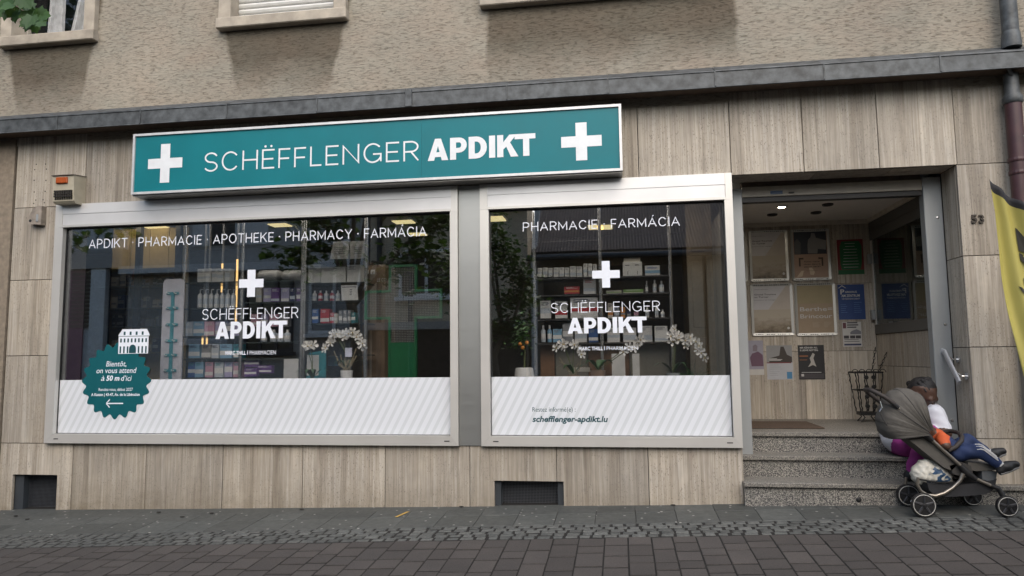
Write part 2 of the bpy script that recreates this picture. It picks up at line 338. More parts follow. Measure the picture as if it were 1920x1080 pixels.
def strokes(mb, text, x0, x1, zb, cap, Y, w, th=.0008, gap=.17, word=None):
    """capitals drawn as ribbons: w = stem width as a share of the cap height, fitted between x0 and x1"""
    items = []; pen = 0.0
    wi = 0
    for ch in text:
        if ch == ' ': pen += .42; wi += 1; continue
        if ch == '·': items.append(('·', pen, .12, wi)); pen += .12+gap; continue
        base = {'Ë': 'E', 'Á': 'A'}.get(ch, ch); W = max(GL[base][0]+(w-.1)*.45, w); items.append((ch, pen, W, wi)); pen += W+(gap*.45 if ch in 'K' and w > .2 else gap)
    tot = pen-gap; kx = (x1-x0)/tot; dep = 0
    def ribbon(pts, W, px):
        nonlocal dep
        ww = w*cap
        P = [(x0+(px+w/2+a*(W-w))*kx if W > w else x0+(px+W/2)*kx, zb+(w/2+b*(1-w))*cap) for a, b in pts]
        closed = abs(P[0][0]-P[-1][0])+abs(P[0][1]-P[-1][1]) < 1e-6 and len(P) > 3
        if closed: P = P[:-1]
        n = len(P); L = []; R = []
        for i in range(n):
            a = P[i-1] if (i > 0 or closed) else None; c = P[(i+1) % n] if (i < n-1 or closed) else None; p = P[i]
            d1 = None if a is None else Vector((p[0]-a[0], p[1]-a[1])).normalized(); d2 = None if c is None else Vector((c[0]-p[0], c[1]-p[1])).normalized()
            q = Vector(p)
            if d1 is None: q = q-d2*ww/2; d = d2; k = 1
            elif d2 is None: q = q+d1*ww/2; d = d1; k = 1
            else:
                d = d1+d2; d = d.normalized() if d.length > 1e-3 else d1; k = 1/max(.28, d.dot(d1))
            nrm = Vector((-d.y, d.x))*ww/2*k; L.append(q+nrm); R.append(q-nrm)
        cl = lambda v: (v.x, min(zb+cap, max(zb, v.y)))
        yy = Y-dep*.00025; dep = (dep+1) % 5
        for i in range(n if closed else n-1):
            j = (i+1) % n; a, b, c, d = cl(R[i]), cl(R[j]), cl(L[j]), cl(L[i])
            mb.add([(a[0], yy, a[1]), (b[0], yy, b[1]), (c[0], yy, c[1]), (d[0], yy, d[1])], [(0, 1, 2, 3)])
    for ch, px, W, wi in items:
        if word is not None and wi != word: continue
        if ch == '·':
            c = (x0+(px+.06)*kx, zb+cap*.5); r = .075*cap; mb.add([(c[0]+r*math.cos(a), Y, c[1]+r*math.sin(a)) for a in [i*math.pi/4 for i in range(8)]], [tuple(range(8))]); continue
        base = {'Ë': 'E', 'Á': 'A'}.get(ch, ch)
        for st in GL[base][1]: ribbon(st, W, px)
        if ch == 'Ë':
            for q in (.27, .73): 
                c = (x0+(px+W*q)*kx, zb+cap*1.15); r = .062*cap; mb.add([(c[0]+r*math.cos(a), Y, c[1]+r*math.sin(a)) for a in [i*math.pi/4 for i in range(8)]], [tuple(range(8))])
        if ch == 'Á':
            c = (x0+(px+W*.5)*kx, zb+cap*1.07); s_ = w*cap; mb.add([(c[0]-s_*.3, Y, c[1]), (c[0]+s_*.5, Y, c[1]), (c[0]+s_*1.7, Y, c[1]+cap*.17), (c[0]+s_*.6, Y, c[1]+cap*.17)], [(0, 1, 2, 3)])
    return mb
def captions(text, parent, mat, *a, **k):
    for i in range(len(text.split(' '))): strokes(MB(), text, *a, word=i, **k).build('lettering', mat, parent)
def heavy(parent, mat, x0, x1, zb, cap, Y):
    """the heavy word mark, letter by letter, with the joined last two letters"""
    def arcq(cx, cy, ro, ri, xs):
        n = 10; O = [(xs, cy+ro[1])]+[(cx+ro[0]*math.cos(t), cy+ro[1]*math.sin(t)) for t in [math.pi/2-math.pi*i/n for i in range(n+1)]]+[(xs, cy-ro[1])]; I = [(xs, cy+ri[1])]+[(cx+ri[0]*math.cos(t), cy+ri[1]*math.sin(t)) for t in [math.pi/2-math.pi*i/n for i in range(n+1)]]+[(xs, cy-ri[1])]
        return [[O[i], I[i], I[i+1], O[i+1]] for i in range(len(O)-1)]
    st = [(0, 0), (.28, 0), (.28, 1), (0, 1)]
    g = [(.96, [[(0, 0), (.30, 0), (.48, .66), (.48, 1), (.34, 1)], [(.66, 0), (.96, 0), (.62, 1), (.48, 1), (.48, .66)], [(.344, .16), (.616, .16), (.556, .38), (.404, .38)]], -.0),
         (.78, [st]+arcq(.42, .655, (.36, .345), (.10, .125), .28), .085), (.84, [st]+arcq(.36, .5, (.48, .5), (.20, .27), .28), .085), (.28, [st], .10),
         (.94, [st, [(.28, .34), (.46, .50), (.90, 1), (.56, 1), (.28, .67)], [(.37, .57), (.56, .70), (.96, 0), (.62, 0)]], .09), (.80, [[(-.14, .77), (.80, .77), (.80, 1), (-.14, 1)], [(.24, 0), (.52, 0), (.52, .77), (.24, .77)]], .0)]
    pen = 0; tot = sum(w+gp for w, _, gp in g); k = (x1-x0)/tot
    for w, polys, gp in g:
        pen += gp if pen else 0; mb = MB()
        for i, p in enumerate(polys): yy = Y-.0003*(i % 3); mb.add([(x0+(pen+a)*k, yy, zb+b*cap) for a, b in p], [tuple(range(len(p)))])
        mb.build('lettering', mat, parent); pen += w
def _text_data(body, weight, shear, spacing):
    c = bpy.data.curves.new('lettering', 'FONT'); c.body = body; c.size = 1; c.offset = weight; c.shear = shear; c.space_character = spacing; c.resolution_u = 3
    o = bpy.data.objects.new('lettering', c); C.objects.link(o); dg = bpy.context.evaluated_depsgraph_get(); dg.update()
    me = bpy.data.meshes.new_from_object(o.evaluated_get(dg)); v = [tuple(p.co) for p in me.vertices]; f = [tuple(p.vertices) for p in me.polygons]
    bpy.data.objects.remove(o); bpy.data.curves.remove(c); bpy.data.meshes.remove(me); return v, f
_caph = {}
def font_text(mb, body, x0, x1, zb, cap, Y, weight=0.0, shear=0.0, spacing=1.0, frame=None):
    v, f = _text_data(body, weight, shear, spacing)
    if weight not in _caph:
        hv, _ = _text_data('H', weight, 0, 1); _caph[weight] = (min(p[1] for p in hv), max(p[1] for p in hv))
    h0, h1 = _caph[weight]; a0 = min(p[0] for p in v); a1 = max(p[0] for p in v); sz = cap/(h1-h0)
    sx = (x1-x0)/(a1-a0) if x1 is not None else sz
    fn = frame or (lambda a, b: (a, Y, b))
    mb.add([fn(x0+(p[0]-a0)*sx, zb+(p[1]-h0)*sz) for p in v], f); return mb

# ================================================================== ground, road, pavement
def sheet(name, mat, xs, ys, dz=0.0):
    mb = MB(); n = len(xs)
    for y in ys:
        for x in xs: mb.v.append((x, y, ground_z(x, y)+dz))
    for j in range(len(ys)-1):
        for i in range(n-1):
            a = j*n+i; mb.f.append((a, a+1, a+n+1, a+n)); mb.m.append(0)
    return kind(mb.build(name, mat), 'structure')
gx = [-120, -60, -30, -16, -8, -4, 0, 4, 8, 16, 30, 60, 120]
sheet('ground', M_JOINT, gx, [120, 60, 30, .06, -2, -4, -6, -9, -30, -60, -140][::-1], -.0045)
SH = .0535                                                            # the paving bands run at a slight angle to the facade
def band_y(v, x): return v+SH*x
Y_SLAB, Y_COB = -.535, -.865
pav = kind(bpy.data.objects.new('pavement', None), 'structure'); C.objects.link(pav)
def paver_mesh(name, mat, w, d, h, bev, jit=0, seed=0):
    r = random.Random(seed); bm = bmesh.new(); bmesh.ops.create_cube(bm, size=1)
    for v in bm.verts:
        v.co = Vector((v.co.x*w+r.uniform(-jit, jit), v.co.y*d+r.uniform(-jit, jit), (v.co.z-.5)*h+(r.uniform(-jit, jit)*.3 if v.co.z > 0 else 0)))
    bmesh.ops.bevel(bm, geom=[e for e in bm.edges if sum(v.co.z > -h*.5 for v in e.verts) == 2], offset=bev, segments=1, affect='EDGES')
    bmesh.ops.delete(bm, geom=[f for f in bm.faces if f.normal.z < -.9], context='FACES')
    for v in bm.verts: v.co.y += SH*v.co.x; v.co.z += .0262*v.co.x+.052*v.co.y
    mb = MB(); mb.bm(bm); return mb.mesh(name, mat)
def lay(name, me, x, v, lift, rnd):
    y = band_y(v, x); return inst(name, me, (x, y, ground_z(x, y)+lift+rnd.uniform(-.0015, .0015)), pav)
rp = random.Random(3)
# flat slabs along the facade (two rows)
slab_back = paver_mesh('paving_slab', M_SLAB, .298, .196, .05, .003, .001, 1); slab_front = [paver_mesh('paving_slab', M_SLAB, .298, .296, .05, .003, .0012, k) for k in (2, 3)]
x = -6.4
while x < 4.6:
    lay('paving_slab', slab_back, x, Y_SLAB+.30+.10, 0, rp); lay('paving_slab', slab_front[rp.randrange(2)], x+.0, Y_SLAB+.149, 0, rp)
    x += .3015
mb = MB()                                                              # mortar fillet between the wedge-shaped gap and the wall
mb.add([(-7, .03, ground_z(-7, .03)-.004), (-7, band_y(Y_SLAB+.49, -7), ground_z(-7, -.4)-.004), (5, band_y(Y_SLAB+.49, 5), ground_z(5, .2)-.004), (5, .03, ground_z(5, .03)-.004)], [(0, 1, 2, 3)])
mb.build('edge_strip', M_SLAB, pav)
# cobbles (five rows of small setts): the 300 that show largest as pieces, the rest joined
cob = [paver_mesh('cobble', M_COB, .074+.012*(k % 3), .058, .05, .007, .0045, 20+k) for k in range(6)]
rows = []
for r in range(5):
    x = -6.5+rp.uniform(0, .05)
    while x < 4.8:
        k = rp.randrange(6); w = .074+.012*(k % 3); rows.append((x+w/2, Y_COB+.036+r*.066+rp.uniform(-.005, .005), k)); x += w+.011+rp.uniform(0, .004)
rows.sort(key=lambda q: abs(q[0]+.4)); rest = MB()
for i, (x, v, k) in enumerate(rows):
    if i < 296: o = lay('cobble', cob[k], x, v, rp.uniform(-.002, .002), rp); o.rotation_euler = (rp.uniform(-.015, .015), rp.uniform(-.015, .015), rp.uniform(-.06, .06))
    else:
        y = band_y(v, x); z = ground_z(x, y)+rp.uniform(-.002, .002); rest.add([(p.co.x+x, p.co.y+y, p.co.z+z) for p in cob[k].vertices], [tuple(f.vertices) for f in cob[k].polygons])
kind(rest.build('cobble_setts', M_COB, pav), 'stuff')
# brown concrete pavers laid in columns of mixed lengths
lens = (.118, .158, .198, .238); pw = .176
pm = {}
for L in lens:
    for w_ in (.132, .148, .166): pm[(L, w_)] = paver_mesh('paver', M_PAV, w_, L, .06, .0018, .0012, int(L*1000+w_*100))
cand = []; x = -9.0
while x < 7.0:
    w_ = rp.choice((.132, .148, .148, .166)); v = Y_COB-.006-rp.uniform(0, .02)
    while v > -8.4:
        L = rp.choice(lens); cand.append((x+w_/2, v-L/2, L, w_)); v -= L+.020
    x += w_+.009
def seen(x, v):
    y = band_y(v, x); d = np.array([x, y, ground_z(x, y)])-CAM; q = d@_fwd
    return q > .2 and abs(d@_r2/q*F_PX) < 985 and d@_u2/q*F_PX > -560
big = sorted([c for c in cand if seen(c[0], c[1])], key=lambda c: c[1])[:296]; bs = set(big); rest = MB()
for c in cand:
    x, v, L, w_ = c
    if c in bs: o = lay('paver', pm[(L, w_)], x, v, 0, rp); o.rotation_euler = (rp.uniform(-.006, .006), rp.uniform(-.006, .006), 0)
    else:
        y = band_y(v, x); z = ground_z(x, y)+rp.uniform(-.0015, .0015); me = pm[(L, w_)]; rest.add([(p.co.x+x, p.co.y+y, p.co.z+z-(.0 if y > -6 else .052*p.co.y)) for p in me.vertices], [tuple(f.vertices) for f in me.polygons])
kind(rest.build('outer_pavers', M_PAV, pav), 'stuff')
q = at(760, 962, 0); yy = -.22
mb = MB(); xx = X(757, 962, yy); mb.add([(xx-.04, yy-.12, ground_z(xx, yy-.12)+.004), (xx-.015, yy-.12, ground_z(xx, yy-.12)+.004), (xx+.035, yy+.05, ground_z(xx, yy+.05)+.004), (xx+.01, yy+.05, ground_z(xx, yy+.05)+.004)], [(0, 1, 2, 3)])
mb.build('paint_mark', plain('yellow_paint', (.42, .27, .07), .7, var=.3), pav)
M_BUTT = plain('litter', (.02, .018, .016), .9, var=.3)
for k, (px, py) in enumerate(((298, 957), (342, 964), (397, 959), (566, 954), (865, 952), (1262, 952), (1414, 951), (30, 961), (52, 966))):
    yy = -.03-.022*(py-952); xx = X(px, py, yy); z = ground_z(xx, yy); r_ = random.Random(k)
    mb = MB(); mb.lathe([(.004, 0), (.016, .002), (.014, .006), (.003, .008)], (0, 0, 0), 7); mb.v = [(xx+p[0]*r_.uniform(1, 1.6), yy+p[1], z+.001+p[2]) for p in mb.v]
    mb.build('litter_scrap', M_BUTT, pav)

# ================================================================== the building
B = thing('shop_building', 'travertine-clad pharmacy building with rough grey-beige plaster upper storey', 'building')
XL, XR = -5.235, .936                      # outer ends of the two shop windows
XD0, XD1 = .942, 2.656                     # door recess
Z_FR0, Z_FR1 = .480, 2.695
Z_TOP = 3.385                              # underside of the cornice
VENT = [(X(22, 920), X(106, 920), Z(60, 890)), (X(927, 920), X(1057, 920), Z(990, 902))]
def grid_wall(name, mat, xs, zs, holes, y, depth, parent=B, back=None):
    """front face of a wall with rectangular openings and their reveals"""
    mb = MB()
    for i in range(len(xs)-1):
        for j in range(len(zs)-1):
            x0, x1, z0, z1 = xs[i], xs[i+1], zs[j], zs[j+1]; cx, cz = (x0+x1)/2, (z0+z1)/2
            if any(h[0] < cx < h[1] and h[2] < cz < h[3] for h in holes): continue
            mb.quad((x0, y, z0), (x1, y, z0), (x1, y, z1), (x0, y, z1))
    for h in holes:
        x0, x1, z0, z1 = h
        mb.quad((x0, y, z0), (x0, y, z1), (x0, y+depth, z1), (x0, y+depth, z0)); mb.quad((x1, y, z1), (x1, y, z0), (x1, y+depth, z0), (x1, y+depth, z1))
        mb.quad((x0, y, z1), (x1, y, z1), (x1, y+depth, z1), (x0, y+depth, z1)); mb.quad((x1, y, z0), (x0, y, z0), (x0, y+depth, z0), (x1, y+depth, z0))
    return mb.build(name, mat, parent)
UP = [(-5.86, -4.985, 4.40, 5.85), (-3.555, -2.46, 4.40, 5.85), (-1.06, .92, 4.40, 5.85)]
grid_wall('plaster_wall', M_PLASTER, [-14, -5.86, -4.985, -3.555, -2.46, -1.06, .92, 9], [3.3, 4.40, 5.85, 9.5], UP, 0.0, .2)
MB().box(-14, -5.735, -.012, .2, -1, 3.36).build('plaster_wall', plain('neighbour_plaster', (.235, .195, .15), .92, var=.2, bump=.6, scale=22), B)
MB().box(-14, 9, .02, .4, 9.4, 10).build('roof_edge', M_ZINC, B)
# core behind the cladding (stops daylight), leaves the windows and the door open
mb = MB()
mb.box(-14, XL+.06, .036, .3, .5, 3.37); mb.box(-14, XR-.06, .19, .3, -1, .499); mb.box(XL+.06, XR-.06, .036, .3, 2.52, 3.37); mb.box(-1.37, -1.15, .036, .3, .5, 2.52)
mb.box(XR-.06, XD0-.004, .036, .3, -1, 3.37); mb.box(XD0-.004, XD1+.036, .036, .3, 2.72, 3.37); mb.box(XD1+.036, 9, .036, .3, -1, 3.37); mb.box(2.655, 3.2, .302, .42, -1, 3.37)
core = mb
# ------------------------------------------------ travertine slabs, each one a piece
def slab(x0, x1, z0, z1, y=0.0, t=.03, holes=()):
    g_ = .0028; x0 += g_; x1 -= g_; z0 += g_; z1 -= g_; dy = RND.uniform(-.0015, .0015)
    segs = [(x0, x1, z0, z1)]
    for (h0, h1, hz) in holes:
        if h1 <= x0 or h0 >= x1: continue
        segs = []
        if h0 > x0: segs.append((x0, h0, z0, hz))
        if h1 < x1: segs.append((h1, x1, z0, hz))
        segs.append((x0, x1, hz, z1))
    mb = MB()
    for s_ in segs: mb.box(s_[0], s_[1], y+dy, y+t, s_[2], s_[3], .0016 if len(segs) == 1 else 0)
    return mb.build('stone_slab', M_TRAV, B)
# course above windows and door
tj = [-5.72, X(162, 300)] + [X(162, 300)+.645*k for k in range(1, 8)]
tj = [v for v in tj if v < -.1]+[X(1196, 260), .942, 1.515, 2.091, 2.665]
for a, b_ in zip(tj, tj[1:]): slab(a, b_, 2.69 if a < .9 else 2.683, Z_TOP)
# base course under the windows
bj = [-5.72, X(135, 890), X(273, 890), X(417, 890), X(567, 890), X(722, 890), X(881, 890), X(1044, 890), X(1216, 890), XD0-.001]
for a, b_ in zip(bj, bj[1:]): slab(a, b_, -.35, Z_FR0 if a > -5.3 else .472, holes=VENT)
# left strip
for a, b_ in zip((.472, Z(60, 667), Z(60, 525), 2.69), (Z(60, 667), Z(60, 525), 2.69)): slab(-5.72, XL-.001, a, b_)
# right pier
pz = [-.35, Z(1850, 823), Z(1820, 651), Z(1840, 479), 2.683, Z_TOP]
for a, b_ in zip(pz, pz[1:]):
    for u, v in ((XD1 if b_ < 2.7 else 2.665, 3.30), (3.30, 3.9), (3.9, 4.5)): slab(u, v, a, b_)
def jslab(z0, z1):                                                     # reveal slabs on the right of the door recess
    mb = MB(); mb.box(XD1, XD1+.03, .032, .275, z0+.0028, z1-.0028); mb.build('stone_slab', M_TRAV, B)
for a, b_ in zip(pz[:-2], pz[1:-1]): jslab(a, b_)
for a, b_ in ((XD0, 1.62), (1.62, 2.2), (2.2, XD1)):
    MB().box(a+.0028, b_-.0028, .032, .275, 2.683, 2.712).build('stone_slab', M_TRAV, B)
# vents
for k, (h0, h1, hz) in enumerate(VENT):
    zb = ground_z(h0, 0)-.05
    v = MB().box(h0, h1, .16, .18, zb, hz).build('cellar_vent', M_BLACK, B)
    core.box(h0-.02, h1+.02, .18, .3, -.9, hz+.02) if False else None
    f = MB(); t_ = .05 if k else .09
    f.box(h0, h0+t_, .035, .15, zb, hz); MB().box(h1-(.05 if k else .006), h1, .035, .15, zb, hz).build('vent_frame', plain('vent_grey_paint', (.035, .042, .05), .6), v)
    f.build('vent_frame', plain('vent_grey_paint', (.035, .042, .05), .6), v)
    g_ = MB(); xx = h0+t_
    while xx < h1-.01: g_.box(xx, xx+.0022, .10, .103, zb, hz); xx += .0125
    zz = zb
    while zz < hz: g_.box(h0+t_, h1, .1035, .1065, zz, zz+.0022); zz += .0125
    g_.build('grille', plain('grille_wire', (.12, .13, .15), .5, .5), v)
core.build('core_wall', M_DARK, B)
# ------------------------------------------------ cornice: zinc flashing in lengths over a brown soffit
MB().box(-14, 9, -.19, .03, 3.387, 3.45).build('soffit', M_SOFFIT, B)
seams = [-14, -9, -6.75] + [X(p, q_, -.2) for p, q_ in ((107, 232), (263, 222), (425, 210), (594, 199), (950, 176), (1140, 162), (1341, 148), (1545, 134), (1763, 118))] + [3.25, 4.2, 5.2, 9]
for a, b_ in zip(seams, seams[1:]):
    dz = RND.uniform(-.002, .002); dy = RND.uniform(-.0025, .0025)
    prof = [(-.005, 3.612), (-.165+dy, 3.522+dz), (-.203+dy, 3.506+dz), (-.206+dy, 3.496), (-.200+dy, 3.490), (-.202+dy, 3.372+dz), (-.214+dy, 3.362+dz), (-.20+dy, 3.36+dz), (-.192+dy, 3.374), (-.192+dy, 3.45), (-.01, 3.47)]
    MB().extrude_x(prof[::-1], a+.0015, b_-.0015).build('flashing_section', M_ZINC, B)
    if -6 < a < 3.3: MB().extrude_x([(-.19, 3.495), (-.2065, 3.495), (-.207, 3.375), (-.2, 3.37)], a-.006, a+.006).build('flashing_seam', M_ZINC, B)
xc = X(766, 186, -.21); MB().box(xc-.03, xc+.03, -.22, -.19, 3.365, 3.52, .004).build('flashing_clip', M_ZINC, B)
# ------------------------------------------------ upper windows
M_FRAMEW = plain('window_frame_beige', (.42, .38, .32), .5, var=.1)
def upper_window(x0, x1, w0, w1, mode):
    w = MB(); t_ = .05                                                # inner frame
    for a, b_, c, d in ((x0, x0+t_, 4.41, 5.84), (x1-t_, x1, 4.41, 5.84), (x0+t_, x1-t_, 4.41, 4.46), (x0+t_, x1-t_, 5.79, 5.84)): w.box(a, b_, .13, .18, c, d, .004)
    W = w.build('window', M_FRAMEW, B)
    MB().box(w0, w1, -.085, .02, 4.285, 4.385, .008).build('window_sill', M_SILL, W)
    MB().box(w0+.012, x0+.045, -.062, .19, 4.387, 5.9, .006).build('window_jamb', M_SILL, W); MB().box(x1-.045, w1-.012, -.062, .19, 4.387, 5.9, .006).build('window_jamb', M_SILL, W)
    MB().box(w0+.012, w1-.012, -.062, .19, 5.9, 6.0, .006).build('window_head', M_SILL, W)
    MB().box(x0+.045, x1-.045, .0, .19, 4.387, 4.402).build('inner_sill', M_SILL, W)
    if mode == 'shutter':
        z = 4.43; k = 0
        while z < 5.85:
            MB().extrude_x([(.098, z), (.088, z+.01), (.082, z+.028), (.088, z+.045), (.098, z+.053), (.104, z+.05), (.104, z+.003)][::-1], x0+.046, x1-.046).build('shutter_slat', plain('shutter_pvc', (.56, .56, .54), .45, var=.07), W); z += .0565; k += 1
        for q_ in (.13, .9): MB().box(x0+(x1-x0)*q_, x0+(x1-x0)*q_+.03, .06, .095, 4.415, 4.44, .004).build('shutter_stop', M_BLACK, W)
    else:
        MB().box(x0+t_, x1-t_, .15, .157, 4.46, 5.79).build('pane', M_GLASS3, W)
        cm = plain('net_curtain', (.42, .43, .44), .9, var=.2)
        for c0, c1, sl in ((x0+.15, x0+.34, .06), (x0+.40, x0+.62, .30)) if mode == 'curtain' else ((x0+.1, x0+.6, 0), (x1-.6, x1-.1, 0)):
            c = MB(); n = 14
            for i in range(n+1):
                for zz, kk in ((4.44, 0), (5.8, 1)): c.v.append((c0+(c1-c0)*i/n*(1-.35*kk)+sl*kk*.9, .26+.016*math.sin(i*1.9), zz))
            for i in range(n): c.f.append((2*i, 2*i+2, 2*i+3, 2*i+1)); c.m.append(0)
            o = c.build('curtain', cm, W); sd_ = o.modifiers.new('thickness', 'SOLIDIFY'); sd_.thickness = .002
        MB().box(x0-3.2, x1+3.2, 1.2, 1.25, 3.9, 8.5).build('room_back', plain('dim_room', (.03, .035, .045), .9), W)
upper_window(*UP[0][:2], -5.945, -4.905, 'curtain'); upper_window(*UP[1][:2], -3.645, -2.375, 'shutter'); upper_window(*UP[2][:2], -1.148, 1.0, 'plain')
# ------------------------------------------------ shop windows
def shop_window(x0, x1, gx0, gx1, gz0, gz1, name_label):
    """x0..x1 outer frame, gx0..gx1 glass"""
    W = MB().box(gx0-.02, gx1+.02, .035, .075, gz0-.035, gz0-.003).build('shop_window', M_ALU, B); W['label'] = name_label
    yf, yb = -.045, .03
    def rail(p, nm='frame_rail', m=M_ALU, y=yf): return MB().prism(p, y, yb).build(nm, m, W)
    e = .0008; zt = Z_FR1
    rail([(x0, Z_FR0), (x1, Z_FR0), (gx1+e, gz0-e), (gx0-e, gz0-e)][::1])                    # bottom, mitred
    rail([(x0, Z_FR0+.001), (gx0-.001, gz0), (gx0-.001, gz1), (x0, gz1)]); rail([(x1, Z_FR0+.001), (x1, gz1), (gx1+.001, gz1), (gx1+.001, gz0)])
    rail([(x0, gz1+.001), (gx0-.012, gz1+.001), (gx0-.012, zt), (x0, zt)]); rail([(gx1+.012, gz1+.001), (x1, gz1+.001), (x1, zt), (gx1+.012, zt)])
    rail([(gx0-.011, gz1+.001), (gx1+.011, gz1+.001), (gx1+.011, gz1+.022), (gx0-.011, gz1+.022)], y=yf-.004)
    zs = gz1+.125
    rail([(gx0-.011, gz1+.023), (gx1+.011, gz1+.023), (gx1+.011, zs), (gx0-.011, zs)], 'head_panel', M_ALUW, yf+.006); rail([(gx0-.011, zs+.002), (gx1+.011, zs+.002), (gx1+.011, zt), (gx0-.011, zt)], 'head_panel', M_ALUW, yf+.002)
    for xx in (x0+.1, x1-.12): MB().box(xx, xx+.045, yf-.0015, yf+.004, Z_FR0+.035, Z_FR0+.043).build('drain_slot', M_BLACK, W)
    g_ = .004                                                           # rubber gasket
    mb = MB(); mb.box(gx0, gx0+g_, .0, .03, gz0, gz1); mb.box(gx1-g_, gx1, .0, .03, gz0, gz1); mb.box(gx0+g_, gx1-g_, .0, .03, gz1-.012, gz1); mb.box(gx0+g_, gx1-g_, .0, .03, gz0, gz0+g_); mb.build('gasket', M_BLACK, W)
    MB().box(gx0+g_, gx1-g_, .012, .020, gz0+g_, gz1-.012).build('pane', M_GLASS, W)
    MB().box(gx0+g_, gx1-g_, .0085, .0112, gz0+g_, 1.049).build('striped_band', M_BAND, W)
    return W
GZ0, GZ1 = .563, 2.474
WL = shop_window(XL, -1.358, -5.148, -1.426, GZ0, GZ1, 'wide left shop window with round teal badge sticker')
WR = shop_window(-1.162, XR, -1.085, .870, GZ0, GZ1, 'narrower right shop window with web address on its striped band')
MB().box(-1.355, -1.165, -.012, .03, Z_FR0, Z_FR1).build('pillar_panel', mk_alu('grey_satin_panel', (.42, .43, .42), .4, (2, 2, 60)), B)
YV = .0105                                                              # front of the vinyl film on the outer glass face
def vin(): return MB()
# captions
captions('APDIKT · PHARMACIE · APOTHEKE · PHARMACY · FARMÁCIA', WL, M_VINYL, X(165, 465), X(799, 443), Z(480, 454), .088, YV, .105)
captions('PHARMACIE · FARMÁCIA', WR, M_VINYL, X(980, 433), X(1275, 423), Z(1130, 428), .078, YV, .105)
def cross(mb, cx, cz, w, h, t, Y):
    return mb.add([(cx-t/2, Y, cz-h/2), (cx+t/2, Y, cz-h/2), (cx+t/2, Y, cz-t/2), (cx+w/2, Y, cz-t/2), (cx+w/2, Y, cz+t/2), (cx+t/2, Y, cz+t/2), (cx+t/2, Y, cz+h/2), (cx-t/2, Y, cz+h/2), (cx-t/2, Y, cz+t/2), (cx-w/2, Y, cz+t/2), (cx-w/2, Y, cz-t/2), (cx-t/2, Y, cz-t/2)], [(0, 1, 2, 5, 6, 7, 8, 11), (2, 3, 4, 5), (8, 9, 10, 11)])
for W, cx, a0, a1, b0, b1, c0, c1, cy in ((WL, 470, 378, 558, 403, 537, 421, 516, 531), (WR, 1136, 1033, 1238, 1064, 1213, 1085, 1196, 514)):
    sc_ = X(cx+10, 560)-X(cx-10, 560); s_ = sc_/20
    cross(vin(), X(cx, cy), Z(cx, cy), (46 if W is WL else 52)*s_, (48 if W is WL else 51)*s_, 15*s_, YV).build('cross_emblem', M_VINYL, W)
    zb = Z(cx, 598 if W is WL else 585); strokes(vin(), 'SCHËFFLENGER', X(a0, 590), X(a1, 590), zb, 19.5*s_, YV, .075).build('lettering', M_VINYL, W)
    zb = Z(cx, 634.5 if W is WL else 624.5); heavy(W, M_VINYL, X(b0, 620), X(b1, 620), zb, 30*s_, YV)
    zb = Z(cx, 665 if W is WL else 656.5); mid = c0+(c1-c0)*.41
    mb = font_text(vin(), 'MARC THILL', X(c0, 660), X(mid, 660), zb, 6.8*s_, YV, .022); mb.build('lettering', M_VINYL, W); MB().box(X(mid+2.5, 660), X(mid+3.6, 660), YV-.0004, YV, zb-.3*s_, zb+7.2*s_).build('divider_bar', M_VINYL, W); mb = MB(); font_text(mb, 'PHARMACIEN', X(mid+7, 660), X(c1, 660), zb, 6.8*s_, YV, .0); mb.build('lettering', M_VINYL, W)
# badge
bx, bz, br = X(217, 714), Z(217, 714), 65*(X(227, 714)-X(207, 714))/20
pts = []
for i in range(200):
    a = 2*math.pi*i/200; rr = br*(.945+.055*abs(math.cos(a*10+math.pi/2))**.8*1.0); rr = br*(.94+.06*math.cos(a*20)); pts.append((bx+rr*math.cos(a), bz+rr*math.sin(a)))
MB().prism(pts, .0062, .0083).build('badge', M_TEALV, WL)
YB = .0058
def btxt(body, px0, px1, py, cap_px, wt=0, sh=0): return font_text(MB(), body, X(px0, py), X(px1, py), Z((px0+px1)/2, py), cap_px*br/65, YB, wt, sh).build('badge_lettering', M_VINYL, WL)
btxt('Bientôt,', 198, 236, 687, 9, .004, .18); btxt('on vous attend', 180, 255, 699.5, 9, .004, .18); btxt('à', 188.5, 195, 714, 9, .004, .18); btxt('50 m', 198, 223, 714, 9, .03, .18); btxt('d’ici', 226, 246, 714, 9, .004, .18)
btxt('Rendez-vous, début 2027', 184, 248, 733, 5, .004); btxt('A Kassen | 43-47, Av. de la Libération', 170, 261, 742.5, 5, .022)
mb = MB(); ax0, ax1, az = X(198, 757), X(230, 757), Z(214, 756.5); t_ = .0055
mb.box(ax0+.006, ax1, YB-.0004, YB, az-t_, az+t_)
for s_ in (-1, 1): mb.add([(ax0, YB-.0007, az-t_*s_), (ax0, YB-.0007, az+t_*s_), (ax0+.035, YB-.0007, az+.035*s_+t_*s_), (ax0+.04, YB-.0007, az+.03*s_)], [(0, 1, 2, 3)])
mb.build('badge_arrow', M_VINYL, WL)
# little house emblem
hx0, hx1, hz0, hz1 = rect(220.5, 617, 280, 663); hw, hh = hx1-hx0, hz1-hz0
u = lambda a: hx0+hw*a
vv = lambda b: hz0+hh*b
mb = MB(); mb.prism([(u(.02), vv(0)), (u(.96), vv(0)), (u(.96), vv(.72)), (u(1), vv(.74)), (u(.9), vv(1)), (u(.13), vv(1)), (u(0), vv(.74)), (u(.02), vv(.72))], .0052, .0061)
hb = mb.build('house_emblem', M_VINYL, WL)
mb = MB(); yh = .0049
for k in range(8): a = .07+.113*k; mb.box(u(a), u(a+.05), yh, yh+.0002, vv(.46), vv(.62))
for k in (0, 1, 2, 5, 6, 7): a = .06+.115*k; mb.box(u(a), u(a+.05), yh, yh+.0002, vv(.02), vv(.30))
for k in range(4): a = .17+.19*k; mb.box(u(a), u(a+.06), yh, yh+.0002, vv(.76), vv(.9))
